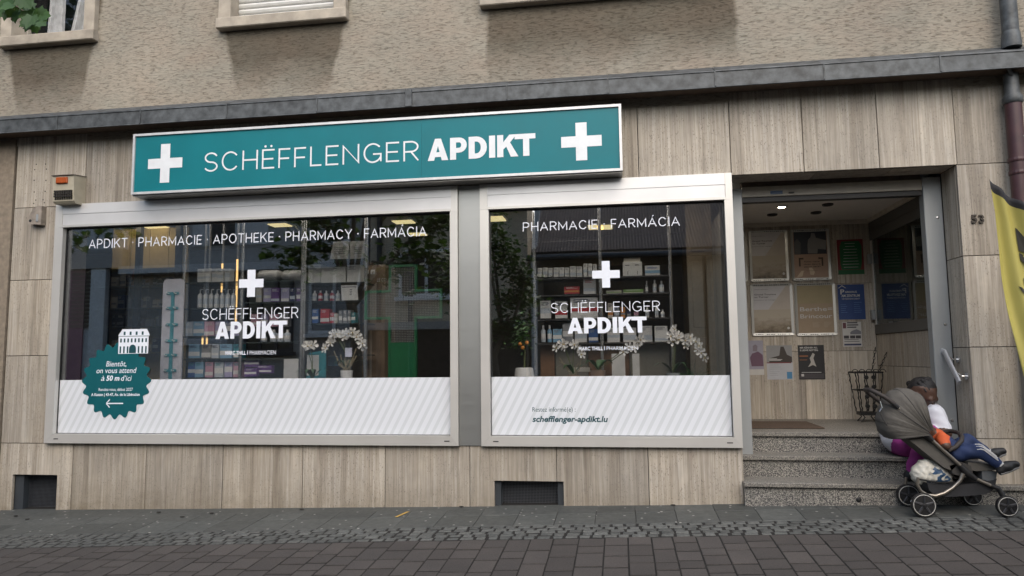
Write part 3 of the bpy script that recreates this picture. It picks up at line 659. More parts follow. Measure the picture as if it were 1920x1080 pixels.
mb.box(u(.03), u(.97), yh-.0003, yh-.0001, vv(.70), vv(.722)); mb.add([(u(.36+.22*i/8.), yh-.0002, vv(.02)) for i in (0, 8)]+[(u(.47+.11*math.cos(a)), yh-.0002, vv(.2+.17*math.sin(a))) for a in [i*math.pi/8 for i in range(9)]], [tuple(range(11))])
mb.build('house_emblem_print', M_INK, WL)
# web address
YBN = .008
s_ = (X(1010, 780)-X(990, 780))/20
font_text(MB(), 'Restez informé(e) :', X(998, 770), X(1079, 770), Z(1038, 772), 8.2*s_, YBN, .0).build('lettering', M_INK, WR)
font_text(MB(), 'schefflenger-apdikt.lu', X(998, 790), X(1140, 790), Z(1069, 791.5), 11*s_, YBN, .03, .2).build('lettering', M_INK, WR)

# ------------------------------------------------ entrance recess and porch
PY = .28                                                                # plane of the steel door frame
def post(x0, x1, z0, z1): return MB().box(x0, x1, PY, PY+.09, z0, z1, .004).build('door_post', M_STEEL, B)
p1 = post(XD0-.05, 1.066, .385, 2.63); p2 = post(2.512, 2.652, .385, 2.66)
for z_ in (Z(1755, 408, PY), Z(1768, 608, PY), Z(1785, 788, PY)): MB().lathe([(.001, -.006), (.011, -.004), (.012, .002)], (2.61, PY-.001, z_), 10, 'y').build('bolt_head', M_CHROME, p2)
ln = MB().box(1.068, 2.51, PY+.004, PY+.09, 2.556, 2.645, .003).build('door_lintel', plain('cream_lintel', (.36, .33, .28), .5, var=.1), B)
MB().box(1.068, 2.51, PY+.02, PY+.10, 2.515, 2.554).build('closer_rail', M_BLACK, ln)
MB().box(1.068, 2.51, PY+.03, PY+.09, 2.647, 2.70).build('filler', M_SOFFIT, ln)
a = X(1444, 351, PY); MB().box(a, a+.1, PY-.002, PY+.003, 2.572, 2.60).build('lintel_label', plain('blue_label', (.03, .07, .15), .4), ln)
a = X(1478, 350, PY); MB().box(a, a+.045, PY-.01, PY+.003, 2.575, 2.583).build('lintel_catch', M_BLACK, ln)
YW, XW, ZC = 1.75, 2.565, 2.575                                         # porch back wall, right wall, ceiling
ZL = .555                                                               # landing
for c0, c1 in ((1.0, 1.265), (1.265, 1.86), (1.86, 2.30), (2.30, XW)):
    for z0, z1 in ((ZL-.02, Z(1560, 658, YW)), (Z(1560, 658, YW), Z(1600, 531, YW)), (Z(1600, 531, YW), 2.58)):
        MB().box(c0+.002, c1-.002, YW, YW+.03, z0+.002, z1-.002).build('porch_slab', M_TRAV, B)
MB().box(.98, 2.7, YW+.032, YW+.12, .3, 2.9).build('porch_wall', M_DARK, B)
MB().box(.98, 1.0, PY+.09, YW+.03, .3, 2.9).build('porch_wall', M_TRAV, B)
zr = Z(1690, 626, 1.0)
for y0, y1 in ((PY+.09, 1.05), (1.05, YW-.003)): MB().box(XW, XW+.03, y0+.002, y1-.002, ZL-.02, 1.09-.002).build('porch_slab', M_TRAV, B); MB().box(XW, XW+.03, y0+.002, y1-.002, 1.09+.002, 1.40).build('porch_slab', M_TRAV, B)
MB().box(XW+.032, XW+.1, PY+.09, YW+.03, .3, 2.9).build('porch_wall', M_DARK, B)
dl = MB().box(XW-.012, XW+.03, PY+.1, YW-.02, 2.36, 2.45).build('side_glazing', plain('dark_bronze_frame', (.10, .10, .095), .45, .3), B)
MB().box(XW-.012, XW+.03, PY+.1, YW-.02, 1.405, 1.50).build('bottom_rail', plain('dark_bronze_frame', (.10, .10, .095)), dl)
MB().box(XW-.004, XW+.004, PY+.1, YW-.06, 1.502, 2.358).build('pane', M_GLASS2, dl)
MB().box(XW+.012, XW+.02, PY+.1, YW-.02, 1.502, 2.358).build('glazing_backing', plain('dark_room', (.09, .095, .085), .8), dl)
MB().box(XW-.012, XW+.03, YW-.06, YW-.02, 1.5, 2.36).build('glazing_stile', M_ALU, dl)
MB().box(XW-.01, XW+.03, PY+.1, YW-.003, 2.452, 2.585).build('transom', plain('dark_bronze_frame', (.10, .10, .095)), dl)
for z_ in (2.12, 1.55): MB().box(XW-.05, XW-.013, YW-.07, YW-.02, z_, z_+.1, .004).build('hinge', M_STEEL, dl)
ce = MB().box(.98, 2.7, PY+.09, YW+.03, ZC+.012, 2.9).build('porch_ceiling', plain('ceiling_paint', (.68, .66, .62), .8, var=.04), B)
MB().box(1.0, XW, YW-.03, YW-.002, ZC-.03, ZC+.011).build('ceiling_trim', plain('cream_trim', (.5, .46, .4), .6), ce); MB().box(XW-.03, XW-.002, PY+.1, YW-.031, ZC-.03, ZC+.011).build('ceiling_trim', plain('cream_trim', (.5, .46, .4)), ce)
for px, py in ((1487, 373), (1466, 389), (1448, 404), (1579, 367), (1552, 385), (1530, 400)):
    d = at(px, py, 1.0)-CAM; t_ = (ZC-CAM[2])/d[2]; p = CAM+d*t_
    MB().lathe([(.05, .014), (.05, .002), (.044, -.003), (.034, .002), (.03, .012)], (p[0], p[1], ZC), 18).build('downlight', M_CHROME if px == 1466 else M_BLACK, ce)
    if px == 1466: MB().lathe([(.001, -.002), (.026, -.001), (.026, .003)], (p[0], p[1], ZC+.002), 12).build('lit_bulb', emit('porch_bulb', (1, .88, .7), 140.0), ce)
# ------------------------------------------------ steps
ST = thing('entrance_steps', 'grey speckled granite steps leading up into the porch', 'steps', (1.8, 0, 0))
for (y0, y1, zb, zt, xa, xb, nose) in ((-.075, .5, -.3, .187, .925, 3.1, -.1), (.195, .75, .2, .356, XD0+.004, XD1-.002, .17), (.432, 1.75, .37, .521, 1.068, 2.51, .408)):
    MB().box(xa+.006, xb-.004, y0, y1, zb, zt).build('riser', M_GRAN, ST)
    MB().box(xa, xb, nose, y1 if zt < .5 else YW-.002, zt+.001, zt+.035, .004).build('tread', M_TREAD, ST)
MB().box(1.0, 1.067, PY+.092, YW, .38, ZL).build('tread', M_TREAD, ST); MB().box(2.511, XW, PY+.092, YW, .38, ZL).build('tread', M_TREAD, ST)
xk, zk = X(1612, 938, -.1), Z(1612, 938, -.1)
mb = MB(); mb.lathe([(.001, .0), (.02, -.004), (.012, -.010), (.001, -.012)], (xk, -.076, zk), 9, 'y'); mb.build('riser_plug', M_BLACK, ST)
DM = tag(MB().box(1.10, X(1536, 800, .9), .72, 1.35, ZL+.003, ZL+.014, .003).build('doormat', plain('brown_coir', (.075, .05, .035), .95, var=.3, bump=.8, scale=60)), 'flat brown doormat lying on the porch landing', 'doormat')

# ================================================================== illuminated fascia sign
SG = thing('shop_sign', 'long teal fascia sign with white lettering and two white crosses', 'sign', (-2.15, -.2, 2.7))
sx0, sx1, sz0, sz1 = -4.338, .057, 2.714, 3.274; ys = -.2
MB().box(sx0+.004, sx1-.004, ys+.012, -.02, sz0-.012, sz1-.004).build('sign_box', mk_alu('sign_case_metal', (.42, .40, .37), .4, (30, 2, 2)), SG)
seam = X(790, 265, ys)
for a, b_ in ((sx0+.02, seam-.0006), (seam+.0006, sx1-.02)): MB().box(a, b_, ys+.002, ys+.013, sz0+.02, sz1-.02).build('sign_face', M_TEAL, SG)
fr = .021
for p in ([(sx0, sz0), (sx1, sz0), (sx1-fr, sz0+fr), (sx0+fr, sz0+fr)], [(sx0, sz1), (sx0+fr, sz1-fr), (sx1-fr, sz1-fr), (sx1, sz1)], [(sx0, sz0+.0005), (sx0+fr-.0005, sz0+fr), (sx0+fr-.0005, sz1-fr), (sx0, sz1-.0005)], [(sx1, sz0+.0005), (sx1, sz1-.0005), (sx1-fr+.0005, sz1-fr), (sx1-fr+.0005, sz0+fr)]):
    MB().prism(p, ys-.012, ys+.012).build('sign_frame', plain('white_sign_frame', (.6, .6, .6), .35, .3, var=.1), SG)
yl = ys+.0005; sg = (X(700, 280, ys)-X(680, 280, ys))/20
cross(MB(), X(309.5, 306, ys), Z(309.5, 306, ys), 64*(X(319, 306, ys)-X(299, 306, ys))/20, 68*(X(319, 306, ys)-X(299, 306, ys))/20, 17.5*(X(319, 306, ys)-X(299, 306, ys))/20, yl).build('cross_emblem', M_SIGNW, SG)
k_ = (X(1100, 265, ys)-X(1080, 265, ys))/20
cross(MB(), X(1090, 265, ys), Z(1090, 265, ys), 76*k_, 73*k_, 21*k_, yl).build('cross_emblem', M_SIGNW, SG)
zb = (Z(400, 321, ys)+Z(770, 302.5, ys))/2; strokes(MB(), 'SCHËFFLENGER', X(383, 300, ys), X(785, 280, ys), zb, .176, yl, .082).build('lettering', M_SIGNW, SG)
zb = (Z(815, 301, ys)+Z(985, 292.5, ys))/2; heavy(SG, M_SIGNW, X(802, 280, ys), X(1004, 270, ys), zb, .19, yl)
MB().box(sx0+.3, sx0+.36, -.02, .004, 2.8, 3.2).box(sx1-.4, sx1-.34, -.02, .004, 2.8, 3.2).build('mounting_bracket', M_STEEL, SG)

# ================================================================== small fittings on the facade
ya = -.16; ax0, ax1, az0, az1 = rect(97.5, 325, 137, 380, ya)
AL = thing('alarm_box', 'cream alarm siren box with orange lamp beside the left end of the sign', 'alarm', ((ax0+ax1)/2, 0, az0))
mcream = plain('yellowed_plastic', (.42, .385, .30), .5, var=.1)
MB().extrude_x([(-.001, az0+.0), (-.12, az0-.0), (ya+.02, az0+.02), (ya, az1-.02), (-.001, az1)][::-1], ax0, ax1).build('case', mcream, AL)
MB().extrude_x([(0, az1+.004), (ya-.012, az1-.016), (ya-.012, az1-.022), (0, az1-.001)], ax0-.005, ax1+.005).build('rain_hood', plain('dark_hood', (.08, .07, .06), .6), AL)
lx0, lx1, lz0, lz1 = rect(105.5, 332.5, 127, 344, ya); MB().box(lx0, lx1, ya-.012, ya+.02, lz0, lz1, .006).build('lamp', plain('orange_lens', (.36, .07, .01), .25, var=.1), AL)
gx0, gx1, gz0, gz1 = rect(100, 356, 134, 374, ya)
for i in range(8):
    for j in range(4):
        w_ = (gx1-gx0)/8; h_ = (gz1-gz0)/4; MB().box(gx0+w_*i+.003, gx0+w_*(i+1)-.003, ya-.0015+.012*(j < 1)*1.3, ya+.022, gz0+h_*j+.0025, gz0+h_*(j+1)-.0025).build('sound_slot', plain('slot_black', (.02, .017, .014), .8), AL)
bx0, bx1, bz0, bz1 = rect(55, 387, 79, 422, -.05)
BK = thing('wall_bracket', 'small stone-coloured cut-off bracket block with round hole below old screw holes', 'bracket', ((bx0+bx1)/2, 0, bz0))
MB().prism([(bx0, bz0+.015), (bx0+.03, bz0+.008), (bx1, bz0), (bx1, bz1), (bx1-.04, bz1+.005), (bx0+.045, bz1-.02), (bx0, bz0+.075)], -.06, -.002).build('block', plain('bracket_stone', (.27, .235, .2), .7, var=.3), BK)
MB().lathe([(.001, -.001), (.014, -.001), (.014, .002)], (bx0+.022, -.06, bz0+.042), 12, 'y').build('hole', M_BLACK, BK); MB().box(bx1-.055, bx1-.03, -.064, -.058, bz0+.03, bz0+.10, .002).build('catch', M_STEEL, BK)
for px, py in ((68, 308), (85.5, 307.5), (65, 318), (87, 317), (64, 338), (86, 338), (64, 360), (84.5, 359), (67, 375), (80.5, 374.5), (63, 381.5), (83, 380)):
    p = at(px, py, -.002); MB().lathe([(.001, -.0015), (.006, -.0015), (.006, .001)], (p[0], -.001, p[2]), 8, 'y').build('screw_hole', M_BLACK, BK)
HN = thing('house_number', 'dark metal house number 53 on the stone pier', 'house number', (X(1833, 410), 0, Z(1833, 410)))
mbd = plain('dark_bronze_digit', (.05, .042, .035), .45, .5)
for d_, p0, p1 in (('5', 1821.5, 1832), ('3', 1835.5, 1845)):
    v, f = _text_data(d_, .022, 0, 1); h0 = min(p[1] for p in v); h1 = max(p[1] for p in v); a0 = min(p[0] for p in v); a1 = max(p[0] for p in v)
    x0_, x1_, z0_, z1_ = rect(p0, 402.5, p1, 418.5, -.01); mb = MB(); n = len(v)
    V2 = [(x0_+(p[0]-a0)/(a1-a0)*(x1_-x0_), z0_+(p[1]-h0)/(h1-h0)*(z1_-z0_)) for p in v]
    mb.add([(a, -.014, b_) for a, b_ in V2]+[(a, -.001, b_) for a, b_ in V2], f)
    cnt = {}
    for q_ in f:
        for i in range(len(q_)): e_ = (q_[i], q_[(i+1) % len(q_)]); cnt[e_] = 1
    mb.add([(a, -.014, b_) for a, b_ in V2]+[(a, -.001, b_) for a, b_ in V2], [(e_[0], e_[1], e_[1]+n, e_[0]+n) for e_ in cnt if (e_[1], e_[0]) not in cnt])
    mb.build('digit', mbd, HN)
# handrail on the right reveal
yr = .1; HR = thing('handrail', 'short sloping steel handrail on the right side of the steps', 'handrail', (2.6, .1, 1.0))
a, b_ = at(1771, 660, .24), at(1799, 718, .02); MB().tube([(float(a[0]), .285, a[2]+.004), tuple(a), tuple(b_)], .027, 12, flat=.5).build('rail', mk_alu('satin_rail', (.5, .51, .53), .4, (3, 3, 3), .3), HR)
for p in ((2.655, .19, a[2]-.06), (2.655, .06, b_[2]+.05)):
    MB().tube([p, (2.61, p[1], p[2]), (float(a[0])+.01, p[1], p[2]+.02)], .008, 8).build('rail_bracket', M_CHROME, HR); MB().lathe([(.001, -.012), (.028, -.012), (.028, 0)], p, 12, 'x').build('rosette', M_CHROME, HR)
# downpipe
xp = X(1896, 60, -.12); DP = thing('downpipe', 'grey zinc downpipe turning dark maroon below the cornice at the right edge', 'downpipe', (xp, -.12, 0))
zc_ = 3.60
xd = X(1903, 240, -.09)
MB().lathe([(.058, 3.62), (.058, 9.3)], (xp, -.11, 0), 16).build('upper_pipe', M_ZINC, DP, smooth=40)
MB().lathe([(.068, 3.56), (.07, 3.60), (.064, 3.66), (.06, 3.69)], (xp, -.11, 0), 16).build('pipe_collar', M_ZINC, DP, smooth=40)
MB().lathe([(.052, 3.36), (.052, 3.20), (.07, 3.17), (.07, 3.13), (.062, 3.12)][::-1], (xd, -.09, 0), 16).build('pipe_collar', M_ZINC, DP, smooth=40)
MB().tube([(xd-.01, -.13, 3.33), (xd-.06, -.17, 3.40)], .014, 8).build('pipe_hook', M_ZINC, DP)
mm = plain('maroon_paint', (.055, .022, .026), .45, var=.2); MB().lathe([(.058, -.2), (.058, 3.13)], (xd, -.09, 0), 16).build('lower_pipe', mm, DP, smooth=40)
for z_ in (2.66, 2.56, 1.3): MB().lathe([(.064, z_), (.066, z_+.012), (.064, z_+.03)], (xd, -.09, 0), 16).build('pipe_clamp', mm, DP)

# ================================================================== posters in the porch
pl_ = {}
def pmat(name, col, **k): return plain(name, col, .5, var=.05, **k)
def mk_landscape(name, sky_, land):
    m, t, b = new_mat(name); g = G(t); co = g.coord(); sx = g.n('SeparateXYZ'); g.l(co, sx.inputs[0])
    n = g.noise(co, (14, 14, 22), 1, 5, .65, .4); h = g.math('ADD', g.math('MULTIPLY', sx.outputs[2], 3.2), g.math('MULTIPLY', n, .85))
    g.l(g.ramp(h, [(.35, tuple(c*.3 for c in land)), (.55, land), (.75, tuple((a+c)/2 for a, c in zip(sky_, land))), (.95, sky_)]), b.inputs['Base Color']); b.inputs['Roughness'].default_value = .35; return m
PAPER = pmat('poster_paper', (.46, .45, .46)); PINK = pmat('poster_tan', (.36, .25, .19)); NAVY = pmat('poster_night', (.035, .04, .055)); BLACKI = pmat('poster_ink', (.03, .028, .026)); PALE = pmat('poster_pale_ink', (.5, .49, .47))
SEPIA = mk_landscape('sepia_landscape', (.4, .35, .28), (.2, .16, .11)); BROWN = pmat('poster_brown', (.3, .225, .15)); TANV = pmat('poster_tan_light', (.42, .37, .32))
M_FR = mk_alu('poster_frame_aluminium', (.5, .49, .46), .4, (3, 3, 3))
yp = YW
def framed(px0, py0, px1, py1, label):
    x0, x1, z0, z1 = rect(px0, py0, px1, py1, yp-.02)
    T = thing('framed_poster', label, 'poster', ((x0+x1)/2, yp, z0), 'framed posters on the porch wall'); r = .018; t_ = .026
    def rr(a0, a1, b0, b1, r): return [(a1-r+r*math.cos(q), b0+r+r*math.sin(q)) for q in (-math.pi/2, -math.pi/4, 0)]+[(a1-r+r*math.cos(q), b1-r+r*math.sin(q)) for q in (0, math.pi/4, math.pi/2)]+[(a0+r+r*math.cos(q), b1-r+r*math.sin(q)) for q in (math.pi/2, math.pi*.75, math.pi)]+[(a0+r+r*math.cos(q), b0+r+r*math.sin(q)) for q in (math.pi, math.pi*1.25, math.pi*1.5)]
    O, I = rr(x0, x1, z0, z1, r), rr(x0+t_, x1-t_, z0+t_, z1-t_, .002); n = len(O); mb = MB()
    mb.add([(a, yp-.022, b_) for a, b_ in O]+[(a, yp-.018, b_) for a, b_ in I]+[(a, yp-.001, b_) for a, b_ in O], [(i, (i+1) % n, n+(i+1) % n, n+i) for i in range(n)]+[(i, 2*n+i, 2*n+(i+1) % n, (i+1) % n) for i in range(n)])
    mb.build('frame', M_FR, T); a0, a1, b0, b1 = x0+t_, x1-t_, z0+t_, z1-t_
    U = lambda a: a0+(a1-a0)*a
    V = lambda b: b0+(b1-b0)*b
    mb = MB()
    for k in range(16):
        q = .08+.84*k/16; mb.box(x0+(x1-x0)*q, x0+(x1-x0)*(q+RND.uniform(.02, .045)), yp-.0225, yp-.021, z1-.017, z1-.009); 
        if k % 5 != 4: mb.box(x0+(x1-x0)*q, x0+(x1-x0)*(q+RND.uniform(.02, .045)), yp-.0225, yp-.021, z0+.008, z0+.015)
    mb.build('frame_imprint', BLACKI, T)
    return T, U, V
def P(T, name, m, poly, lv): return MB().prism(poly, yp-.0165-.0006*lv, yp-.016-.0006*(lv-1)-.0001).build(name, m, T)
def bx_(U, V, a0, a1, b0, b1): return [(U(a0), V(b0)), (U(a1), V(b0)), (U(a1), V(b1)), (U(a0), V(b1))]
for px in ((1405, 432, 1478, 527, 'upper-left framed exhibition poster with sepia landscape on the porch wall'), (1408.5, 532, 1487.5, 629, 'lower-left framed exhibition poster with sepia landscape on the porch wall')):
    T, U, V = framed(*px); P(T, 'sheet', PAPER, bx_(U, V, 0, 1, 0, 1), 1); P(T, 'tinted_corner', TANV, [(U(.38), V(.48)), (U(1), V(.48)), (U(1), V(1)), (U(.9), V(1))], 2)
    a = world_org(T); o = MB().box(U(0), U(1), yp-.0185, yp-.0179, V(0), V(.5)).build('picture', SEPIA, T, org=(U(.5), yp, V(0)))
    mb = font_text(MB(), 'Grand Tourists', U(.03), U(.62), V(.81), .016, yp-.0185, .012); font_text(mb, 'to Turner', U(.03), U(.42), V(.755), .016, yp-.0185, .012); font_text(mb, 'Exposition', U(.05), U(.4), V(.93), .007, yp-.0185); font_text(mb, 'peinture et voyage', U(.03), U(.6), V(.70), .007, yp-.0185); mb.build('lettering', BLACKI, T)
    MB().lathe([(.001, -.0004), (.013, -.0004), (.013, 0)], (U(.92), yp-.0188, V(.1)), 12, 'y').build('stamp', PALE, T)
T, U, V = framed(1483.5, 429.5, 1557, 525.5, 'framed theatre-season poster with dark photo above tan panel')
P(T, 'sheet', PINK, bx_(U, V, 0, 1, 0, 1), 1); P(T, 'photo', NAVY, bx_(U, V, .02, .98, .51, 1), 2)
PG = pmat('poster_grey_figure', (.2, .2, .2)); P(T, 'photo_figure', PG, [(U(.42), V(.53)), (U(.70), V(.52)), (U(.72), V(.62)), (U(.95), V(.6)), (U(.98), V(.8)), (U(.68), V(.86)), (U(.64), V(.96)), (U(.55), V(.97)), (U(.52), V(.88)), (U(.44), V(.82)), (U(.42), V(.7))], 3)
P(T, 'photo_figure', pmat('poster_grey_dim', (.09, .095, .1)), [(U(.04), V(.52)), (U(.2), V(.52)), (U(.22), V(.76)), (U(.12), V(.85)), (U(.03), V(.78))], 3)
br_ = pmat('bracket_print', (.07, .05, .04))
for s0 in (.14, .86): d_ = 1 if s0 < .5 else -1; P(T, 'bracket_print', br_, [(U(s0), V(.25)), (U(s0+.05*d_), V(.25)), (U(s0+.05*d_), V(.40)), (U(s0+.14*d_), V(.40)), (U(s0+.14*d_), V(.435)), (U(s0), V(.435))][::d_], 2)
mb = font_text(MB(), 'Faites votre', U(.3), U(.75), V(.335), .0135, yp-.0185, .014); font_text(mb, 'choix dans la', U(.28), U(.78), V(.28), .0135, yp-.0185, .014); font_text(mb, 'saison 26/27', U(.28), U(.78), V(.225), .0135, yp-.0185, .02); font_text(mb, 'abonnez-vous', U(.36), U(.7), V(.145), .007, yp-.0185); mb.build('lettering', BLACKI, T)
for q_ in ([(.06, .02), (.22, .03), (.28, .16), (.2, .15)], [(.46, .07), (.56, .06), (.6, .12), (.52, .22), (.43, .22)]): P(T, 'paper_cutout', pmat('cream_cutout', (.55, .45, .33)), [(U(a), V(b_)) for a, b_ in q_], 2)
T, U, V = framed(1491, 530.5, 1567.5, 629, 'framed brown poster with large pale two-line name on the porch wall')
P(T, 'sheet', BROWN, bx_(U, V, 0, 1, 0, 1), 1); P(T, 'upper_tint', pmat('poster_olive', (.28, .23, .13)), bx_(U, V, 0, 1, .62, 1), 2)
mb = font_text(MB(), 'Berthe=', U(.06), U(.98), V(.36+.10), .042, yp-.0192, .004); font_text(mb, 'Brincour', U(.06), U(.96), V(.31), .042, yp-.0192, .004); mb.build('lettering', PALE, T)
mb = MB()
for k in range(6): mb.box(U(.72), U(.72+RND.uniform(.1, .22)), yp-.0188, yp-.0184, V(.22-.02*k), V(.222-.02*k)+.003); mb.box(U(.4), U(.4+RND.uniform(.1, .22)), yp-.0188, yp-.0184, V(.22-.02*k), V(.222-.02*k)+.003)
mb.build('small_print', pmat('faded_print', (.37, .3, .22)), T)
for py0, py1, w_ in ((436, 528, 'upper'), (534, 614, 'lower')): framed(1330, py0, 1401, py1, w_+' framed notice mostly hidden behind the left door post')
def sheet_poster(px0, py0, px1, py1, label, m):
    x0, x1, z0, z1 = rect(px0, py0, px1, py1, yp); T = thing('poster', label, 'poster', ((x0+x1)/2, yp, z0), 'loose posters on the porch wall')
    U = lambda a: x0+(x1-x0)*a
    V = lambda b: z0+(z1-z0)*b
    MB().box(x0, x1, yp-.0025, yp-.0005, z0, z1).build('sheet', m, T)
    def add(nm, mt, poly, lv=1): return MB().prism(poly, yp-.0025-.0007*lv, yp-.0025-.0007*(lv-1)-.0002).build(nm, mt, T)
    return T, U, V, add
def lines(T, U, V, a0, a1, b0, b1, n, m, th=.003, c=False):
    mb = MB()
    for k in range(n):
        b_ = b1+(b0-b1)*k/max(1, n-1); w_ = (a1-a0)*RND.uniform(.55, 1); s_ = (a0+a1-w_)/2 if c else a0
        mb.box(U(s_), U(s_+w_), yp-.0052, yp-.0047, V(b_), V(b_)+th)
    return mb.build('small_print', m, T)
GREEN = pmat('poster_green', (.012, .10, .035)); RED = pmat('poster_red', (.17, .02, .025)); BLUE = pmat('poster_blue', (.016, .045, .16))
T, U, V, add = sheet_poster(1570, 449, 1619, 514.5, 'green poster with red corners on the porch wall', RED)
add('green_field', GREEN, [(U(.0), V(0)), (U(1), V(0)), (U(1), V(.13)), (U(.0), V(.13))]); add('green_field', GREEN, [(U(.14), V(.14)), (U(.86), V(.14)), (U(.92), V(.3)), (U(.95), V(.8)), (U(.85), V(.95)), (U(.18), V(.95)), (U(.1), V(.8)), (U(.1), V(.3))]); lines(T, U, V, .18, .82, .2, .88, 9, pmat('white_print', (.5, .5, .48)), .004, True)
T, U, V, add = sheet_poster(1571.5, 533.5, 1621.5, 599, 'dark blue car-park poster below the green one', BLUE)
WP = pmat('white_print', (.5, .5, .48))
mb = font_text(MB(), 'P', U(.1), U(.25), V(.72), .052, yp-.0045, .02); font_text(mb, 'ARKHAUS', U(.27), U(.72), V(.76), .02, yp-.0045, .02); font_text(mb, 'AM ZENTRUM', U(.13), U(.82), V(.645), .026, yp-.0045, .02); font_text(mb, 'VETERINÄRGEBIET', U(.14), U(.83), V(.57), .014, yp-.0045, .0); mb.build('lettering', WP, T)
add('roof_emblem', WP, [(U(.02), V(.9)), (U(.05), V(.9)), (U(.17), V(.96)), (U(.30), V(.9)), (U(.33), V(.9)), (U(.17), V(.985))]); lines(T, U, V, .08, .4, .2, .42, 5, pmat('light_blue_print', (.1, .2, .4))); lines(T, U, V, .58, .92, .2, .48, 6, pmat('light_blue_print', (.1, .2, .4)))
T, U, V, add = sheet_poster(1580, 603.5, 1615.5, 650, 'small white flyer with cars and tiny pictures', PALE)
DG = pmat('print_dark_grey', (.05, .045, .05)); add('photo', pmat('print_maroon', (.12, .04, .05)), bx_(U, V, .03, .2, .74, .97)); lines(T, U, V, .25, .92, .76, .94, 3, DG, .012)
for a in (.05, .38, .68): add('photo', DG, bx_(U, V, a, a+.27, .33, .45))
add('photo', pmat('print_car_grey', (.18, .18, .2)), [(U(.4), V(.5)), (U(.97), V(.5)), (U(.97), V(.62)), (U(.75), V(.7)), (U(.5), V(.64)), (U(.4), V(.58))]); lines(T, U, V, .06, .9, .2, .28, 2, DG, .005); add('footer', pmat('print_navy', (.04, .045, .1)), bx_(U, V, .05, .95, .05, .12))
T, U, V, add = sheet_poster(1399, 638.5, 1431.5, 703, 'faded lilac portrait poster at the left edge of the porch wall', pmat('lilac_print', (.3, .29, .35)))
add('portrait', pmat('mauve_print', (.13, .07, .11)), [(U(.3), V(.25)), (U(.98), V(.25)), (U(.96), V(.58)), (U(.7), V(.68)), (U(.35), V(.62)), (U(.22), V(.5))]); add('portrait', pmat('grey_mauve', (.2, .17, .2)), [(U(.4), V(.69)), (U(.65), V(.68)), (U(.68), V(.84)), (U(.55), V(.89)), (U(.4), V(.84))], 2); add('footer', PALE, bx_(U, V, 0, 1, 0, .16))
T, U, V, add = sheet_poster(1437.5, 647.5, 1486, 711.5, 'white notice with office photo and red stripe', pmat('notice_white', (.42, .43, .46)))
add('photo', pmat('office_photo', (.26, .26, .26)), bx_(U, V, 0, 1, .5, 1)); add('photo_figure', pmat('office_dark', (.045, .035, .03)), [(U(.1), V(.5)), (U(.98), V(.5)), (U(.98), V(.66)), (U(.8), V(.72)), (U(.68), V(.96)), (U(.56), V(.96)), (U(.5), V(.7)), (U(.1), V(.62))], 2); add('red_stripe', RED, bx_(U, V, 0, .95, .475, .5), 2)
lines(T, U, V, .1, .62, .78/2+.16, .6, 3, WP, .006); lines(T, U, V, .1, .7, .3, .42, 3, pmat('print_grey', (.25, .26, .28))); lines(T, U, V, .1, .5, .12, .22, 3, pmat('print_grey', (.25, .26, .28))); add('logo_block', pmat('print_cyan', (.06, .2, .36)), bx_(U, V, .76, .96, .02, .22))
T, U, V, add = sheet_poster(1497, 647, 1546, 711.5, 'black poster with white-clad runner and bold headline', pmat('poster_black', (.018, .018, .02)))
mb = font_text(MB(), 'MIR KËNNEN ALL', U(.08), U(.76), V(.90), .017, yp-.0045, .03); font_text(mb, 'E LIEWE RETTEN.', U(.08), U(.78), V(.825), .017, yp-.0045, .03); mb.build('lettering', WP, T)
add('runner', pmat('runner_white', (.4, .38, .35)), [(U(.36), V(.36)), (U(.55), V(.42)), (U(.68), V(.37)), (U(.62), V(.5)), (U(.58), V(.62)), (U(.64), V(.73)), (U(.56), V(.77)), (U(.5), V(.69)), (U(.44), V(.62)), (U(.48), V(.5))]); add('light_trail', pmat('amber_print', (.25, .1, .04)), bx_(U, V, .05, .38, .66, .7)); add('light_trail', pmat('amber_print', (.25, .1, .04)), bx_(U, V, .05, .34, .56, .58)); add('footer', pmat('print_dark_grey', (.05, .045, .05)), bx_(U, V, .04, .96, .03, .17)); add('logo_block', WP, bx_(U, V, .09, .19, .09, .16), 2); lines(T, U, V, .1, .9, .2, .2, 1, WP, .005)
# wrought-iron umbrella stand
ux, uy, uz = X(1627, 770, 1.45), 1.45, ZL
US = thing('umbrella_stand', 'black wrought-iron umbrella stand with twisted bars in the porch corner', 'umbrella stand', (ux, uy, uz))
sc_ = 7.45/F_PX; tw, bw, hT = .125, .085, Z(1620, 698, uy)-uz
z0_ = Z(1620, 772, uy)-uz
def ring(w, z, r=.008): MB().tube([(ux+w, uy-w*.8, uz+z), (ux+w, uy+w*.8, uz+z), (ux-w, uy+w*.8, uz+z), (ux-w, uy-w*.8, uz+z)], r, 6, True).build('hoop', M_IRON, US)
ring(tw, hT); ring((tw+bw)/2, (hT+z0_)/2+.02, .006); MB().box(ux-bw, ux+bw, uy-bw*.8, uy+bw*.8, uz+z0_-.03, uz+z0_).build('tray', M_IRON, US)
for i in range(4):
    for j in (-1, 1):
        a = -1+2*i/3; n = 14
        MB().tube([(ux+a*(bw+(tw-bw)*k/n)+.004*math.sin(k*2.2), uy+j*.8*(bw+(tw-bw)*k/n)+.004*math.cos(k*2.2), uz+z0_+(hT-z0_)*k/n) for k in range(n+1)], [.0045+.0022*(k % 2) for k in range(n+1)], 6).build('twisted_bar', M_IRON, US)
for k in range(4):
    zz = uz+z0_+.06+(hT-z0_)*.24*k
    for s_ in (-.25, .3): MB().lathe([(.001, -.012), (.02, -.010), (.02, .008), (.001, .01)], (ux+s_*.12, uy-.1-.01*k*.2, zz), 10, 'y').build('rosette', M_IRON, US)
